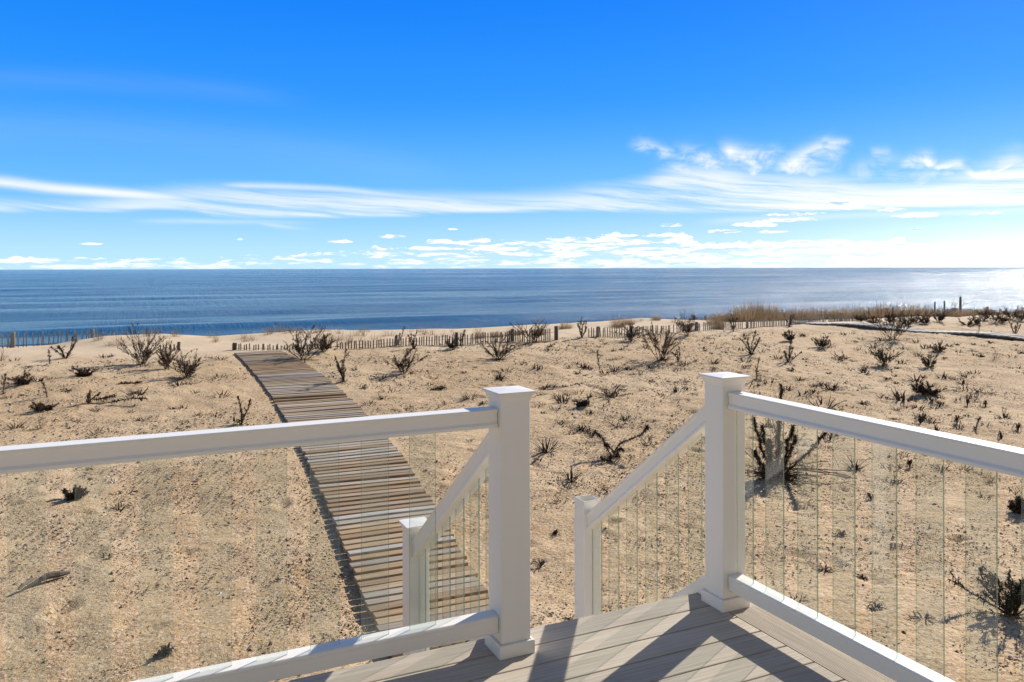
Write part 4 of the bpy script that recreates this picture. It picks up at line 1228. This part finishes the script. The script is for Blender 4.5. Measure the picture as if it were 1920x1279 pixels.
def tall_weed():
    s, t, Zd = px2w(1452, 896); L = W(s, t, gz(s, t)); u = Zd / 1500
    o = thing('dead_weed', 'tall dead weed with thick knobbly stalks seen through the right glass panes', 'dead weed', L, G1)
    g = random.Random(31); st = MB(); lv = MB()
    for dx, dy, h, r in ((-34, .15, 112, .011), (8, -.1, 180, .011), (40, .1, 96, .012), (82, -.2, 92, .007), (22, .25, 120, .006), (-10, .3, 90, .007), (56, .3, 70, .006), (-50, -.2, 60, .006), (-20, -.2, 80, .006)):
        n = 14; pts = []
        for i in range(n + 1):
            q = i / n; pts.append(np.array((dx * u * (q ** .75) + g.gauss(0, .008), dy * q + g.gauss(0, .01), -.02 + h * u * q)))
        st.tube(pts, [r * (1.1 - .6 * i / n) for i in range(n + 1)], 5)
        leaflets(lv, g, pts, 44, .040, .05); leaflets(lv, g, pts[-3:], 30, .045, 0)
    for i in range(90):
        a = g.uniform(0, 6.28); p = stem_path(g, rdir(a, 0) * .04, a, g.uniform(.05, .7), g.uniform(.2, .55), 6, .22, .16)
        st.tube(p, [.007, .006, .005, .004, .004, .003, .002], 3)
        if i % 2: leaflets(lv, g, p, 4, .035, .2)
    for i in range(44):
        z0 = g.uniform(.1, .75); x0 = g.uniform(-.22, .34) * z0
        q = stem_path(g, (x0, g.gauss(0, .04), z0), g.uniform(0, 6.28), g.uniform(-.1, 1.2), g.uniform(.12, .32), 5, .3)
        st.tube(q, [.004, .0035, .003, .003, .002, .002], 3); leaflets(lv, g, q, 6, .026, .1)
    for i in range(5):
        a = g.uniform(-.3, .2); p = stem_path(g, rdir(a, 0) * .04 + np.array((0, 0, .1)), a, .1, g.uniform(.7, 1.0), 8, .15, .05)
        st.tube([np.array((q[0], q[1], max(.01, q[2]))) for q in p], .006, 3)
    st.build('stems', M_STEM, parent=o, origin=(0, 0, 0)); lv.build('leaves', M_LEAFD, parent=o, origin=(0, 0, 0))
tall_weed()

def driftwood():
    s, t, Zd = px2w(75, 1098); g = random.Random(2)
    o = thing('driftwood', 'curved dark driftwood half buried in the sand behind the left glass', 'driftwood', W(s, t, gz(s, t)))
    mb = MB()
    A = px2w(18, 1122); B = px2w(56, 1106); C_ = px2w(88, 1092); D = px2w(130, 1080)
    pts = []
    for q, z in ((A, .0), (B, .03), (C_, .05), (D, .02)):
        x, y, _ = W(q[0], q[1]); pts.append(np.array((x, y, gz(q[0], q[1]) + z)))
    P = []
    for i in range(3):
        for k in range(4): P.append(pts[i] + (pts[i + 1] - pts[i]) * k / 4 + np.array((g.gauss(0, .004), g.gauss(0, .004), 0)))
    P.append(pts[3])
    mb.tube(P, [.006, .008, .010, .012, .015, .016, .018, .022, .026, .028, .026, .020, .008], 8)
    mb.build('trunk', M_WOODPOST, parent=o)
    mb = MB(); mb.tube([P[2] + np.array((0, -.03, .03)), P[3] + np.array((0, -.03, .04)), P[5] + np.array((0, -.02, .04))], [.010, .015, .011], 8)
    mb.build('peeled_stub', M_DRIFT, parent=o)
driftwood()

# russet beach grass behind the second fence
g = random.Random(12)
k = 0
protos = [plant('clump', .62, .95, 100 + i) for i in range(5)]
meshes = []
def clump_at(s, t, sc, label, group, name='beach_grass_clump', protos_=None, store={}):
    i = g.randrange(len(protos_)); key = (id(protos_), i)
    if key not in store:
        n_, mb, m = protos_[i][0]; o = mb.build(name, m, origin=(0, 0, 0)); store[key] = o.data
    else:
        o = bpy.data.objects.new(name, store[key]); scene.collection.objects.link(o)
    o.location = W(s, t, gz(s, t) - 0.02); o.rotation_euler.z = g.uniform(0, 6.28); o.scale = (sc, sc, sc * g.uniform(.85, 1.15))
    tag(o, label, 'grass clump' if 'grass' in name else ('twigs' if 'twig' in name else 'dried tuft'), group)
    return o
def along_px(px, tl):
    a = (px - 960) / 1500; Zz = tl / (CU - a * SU); return Zz * (a * CU + SU)
px = 1352
while px < 1760:
    tl = g.uniform(22.0, 23.6)
    clump_at(along_px(px, tl), tl, g.uniform(.75, 1.25) * (0.7 if px < 1390 else 1), 'russet beach grass clump in the row behind the second picket fence', 'russet beach grass row on the crest', protos_=protos)
    px += g.uniform(9, 18)
for px in (1632, 1655, 1520, 1460, 1433):
    clump_at(along_px(px, 21.6), 21.6, g.uniform(.5, .8), 'russet beach grass clump in the row behind the second picket fence', 'russet beach grass row on the crest', protos_=protos)
for px in np.linspace(1768, 1935, 20):
    tl = g.uniform(21.5, 23.4)
    clump_at(along_px(px, tl), tl, g.uniform(.5, .85), 'low russet grass clump on the crest towards the right edge', 'low russet grass right of the tallest post', protos_=protos)
for px, py, sc in ((1060, 616, .45), (1160, 612, .5), (1180, 608, .4), (1230, 600, .35), (1340, 608, .6), (1345, 616, .55), (1010, 628, .45), (965, 628, .5), (930, 632, .4), (900, 634, .35)):
    s, t, _ = px2w(px, py)
    clump_at(s, t, sc, 'tan beach grass clump behind the long picket fence', 'tan grass clumps behind the long fence', protos_=protos)
# wispy pale grass on the crest
wisps = [plant('grass', .30, .5, 200 + i) for i in range(4)]
for (x0, x1, y, n) in ((500, 570, 621, 16), (270, 340, 628, 8), (350, 480, 636, 8), (580, 900, 624, 26), (140, 260, 640, 8), (1150, 1300, 604, 10), (600, 720, 640, 14)):
    for i in range(n):
        px = g.uniform(x0, x1); s, t, _ = px2w(px, y + g.uniform(-3, 8))
        clump_at(s, t, g.uniform(.5, 1.1), 'thin wispy grass sprout on the bare dune crest', 'wispy grass on the dune crest', name='grass_sprout', protos_=wisps)

# small dead sprigs scattered over the sand
small = [plant('tuft', .085, .20, 300 + i) for i in range(6)] + [plant('ring', .06, .18, 320 + i) for i in range(2)]
SPOTS = [(125, 735, 1.4), (255, 741, 1.4), (240, 720, 1), (333, 723, 1.1), (322, 768, 1), (413, 744, 1.2), (195, 671, 1.1), (207, 669, .9), (55, 690, 1), (25, 677, 1.2), (15, 745, .8), (323, 775, .8),
         (823, 731, 1), (730, 735, 1.3), (681, 728, 1), (870, 700, 1), (890, 690, .8), (946, 696, 1), (973, 684, 1.1), (1005, 692, 1.2), (934, 709, 1.2), (937, 712, .9), (973, 655, .9), (1030, 650, 1),
         (1014, 692, 1.2), (1027, 657, 1), (1045, 658, .9), (1083, 701, 1.3), (1152, 694, 1.3), (1165, 656, 1.2), (1195, 703, 1.1), (1162, 671, .8), (1120, 652, .9), (1098, 650, .8), (1219, 689, 1),
         (1325, 634, 1), (1333, 644, .8), (1322, 657, .9), (1334, 664, .9), (1339, 681, 1.2), (1337, 694, 1), (1282, 685, 1.3), (1399, 679, 1.4), (1398, 690, 1), (1457, 673, 1.2), (1483, 696, 1.5),
         (1548, 634, 1), (1560, 648, .9), (1508, 675, 1.2), (1688, 748, 1.9), (1618, 758, 1.4), (1544, 763, 1.9), (1558, 728, 1.5), (1500, 713, 1), (1620, 695, 1), (1550, 694, .9), (1620, 700, 1.2),
         (1663, 712, 1.4), (1716, 714, 1.4), (1680, 719, 1), (1806, 730, 1.2), (1806, 719, 1), (1827, 702, 1.1), (1812, 708, 1.2), (1893, 637, 1), (1857, 643, 1.4), (1695, 656, 1.3), (1650, 660, 1),
         (1733, 653, 1.4), (1780, 650, 1.4), (1793, 647, 1.2), (1825, 646, 1.2), (1915, 663, 1.3), (1841, 668, 1), (1796, 660, .9), (1752, 664, .9), (1023, 729, 1.2), (965, 781, .8), (1085, 738, 1),
         (1046, 745, 1), (1055, 753, 1.3), (1006, 763, .8), (1130, 765, .8), (1200, 733, .8), (1220, 716, 1.1), (1340, 708, .9), (1440, 720, 1.2), (1402, 723, 1.3), (1505, 740, 1.3), (1527, 735, 1)]
lab = 'small dark dried tuft sticking out of the open sand'
for (px, py, sc) in SPOTS:
    s, t, _ = px2w(px, py)
    clump_at(s, t, sc * 1.3, lab, 'small dark dried tufts', name='small_tuft', protos_=small)
n = 0
while n < 222:
    if g.random() < .78: px, py = g.uniform(1050, 1915), 625 + 200 * g.random() ** 1.6
    else: px, py = g.uniform(5, 1050), 668 + 130 * g.random() ** 1.3
    if py < 655 and px < 1100: continue
    s, t, _ = px2w(px, py)
    if t > 20.5 or (15 < 0): continue
    # keep off the walkway
    if 430 + (py - 660) * .45 < px < 585 + (py - 660) * .9 and px < 900: continue
    clump_at(s, t, g.uniform(.7, 1.55), lab, 'small dark dried tufts', name='small_tuft', protos_=small); n += 1

# bleached twig scraps between the tufts
twg = [plant('twigs', .10, .26, 400 + i) for i in range(4)]
def first(parts): return [parts[0]]
twg = [first(t) for t in twg]
n = 0
while n < 210:
    if g.random() < .75: px, py = g.uniform(1040, 1915), 622 + 320 * g.random() ** 1.5
    else: px, py = g.uniform(5, 1050), 668 + 160 * g.random() ** 1.2
    if py < 655 and px < 1100: continue
    s, t, _ = px2w(px, py)
    if t > 20.5 or float(off_walk(s, t, .1)) < 1: continue
    clump_at(s, t, g.uniform(.6, 1.4), 'scrap of thin dry twigs lying on the open sand', 'scraps of dry twigs on the sand', name='twig_scrap', protos_=twg); n += 1
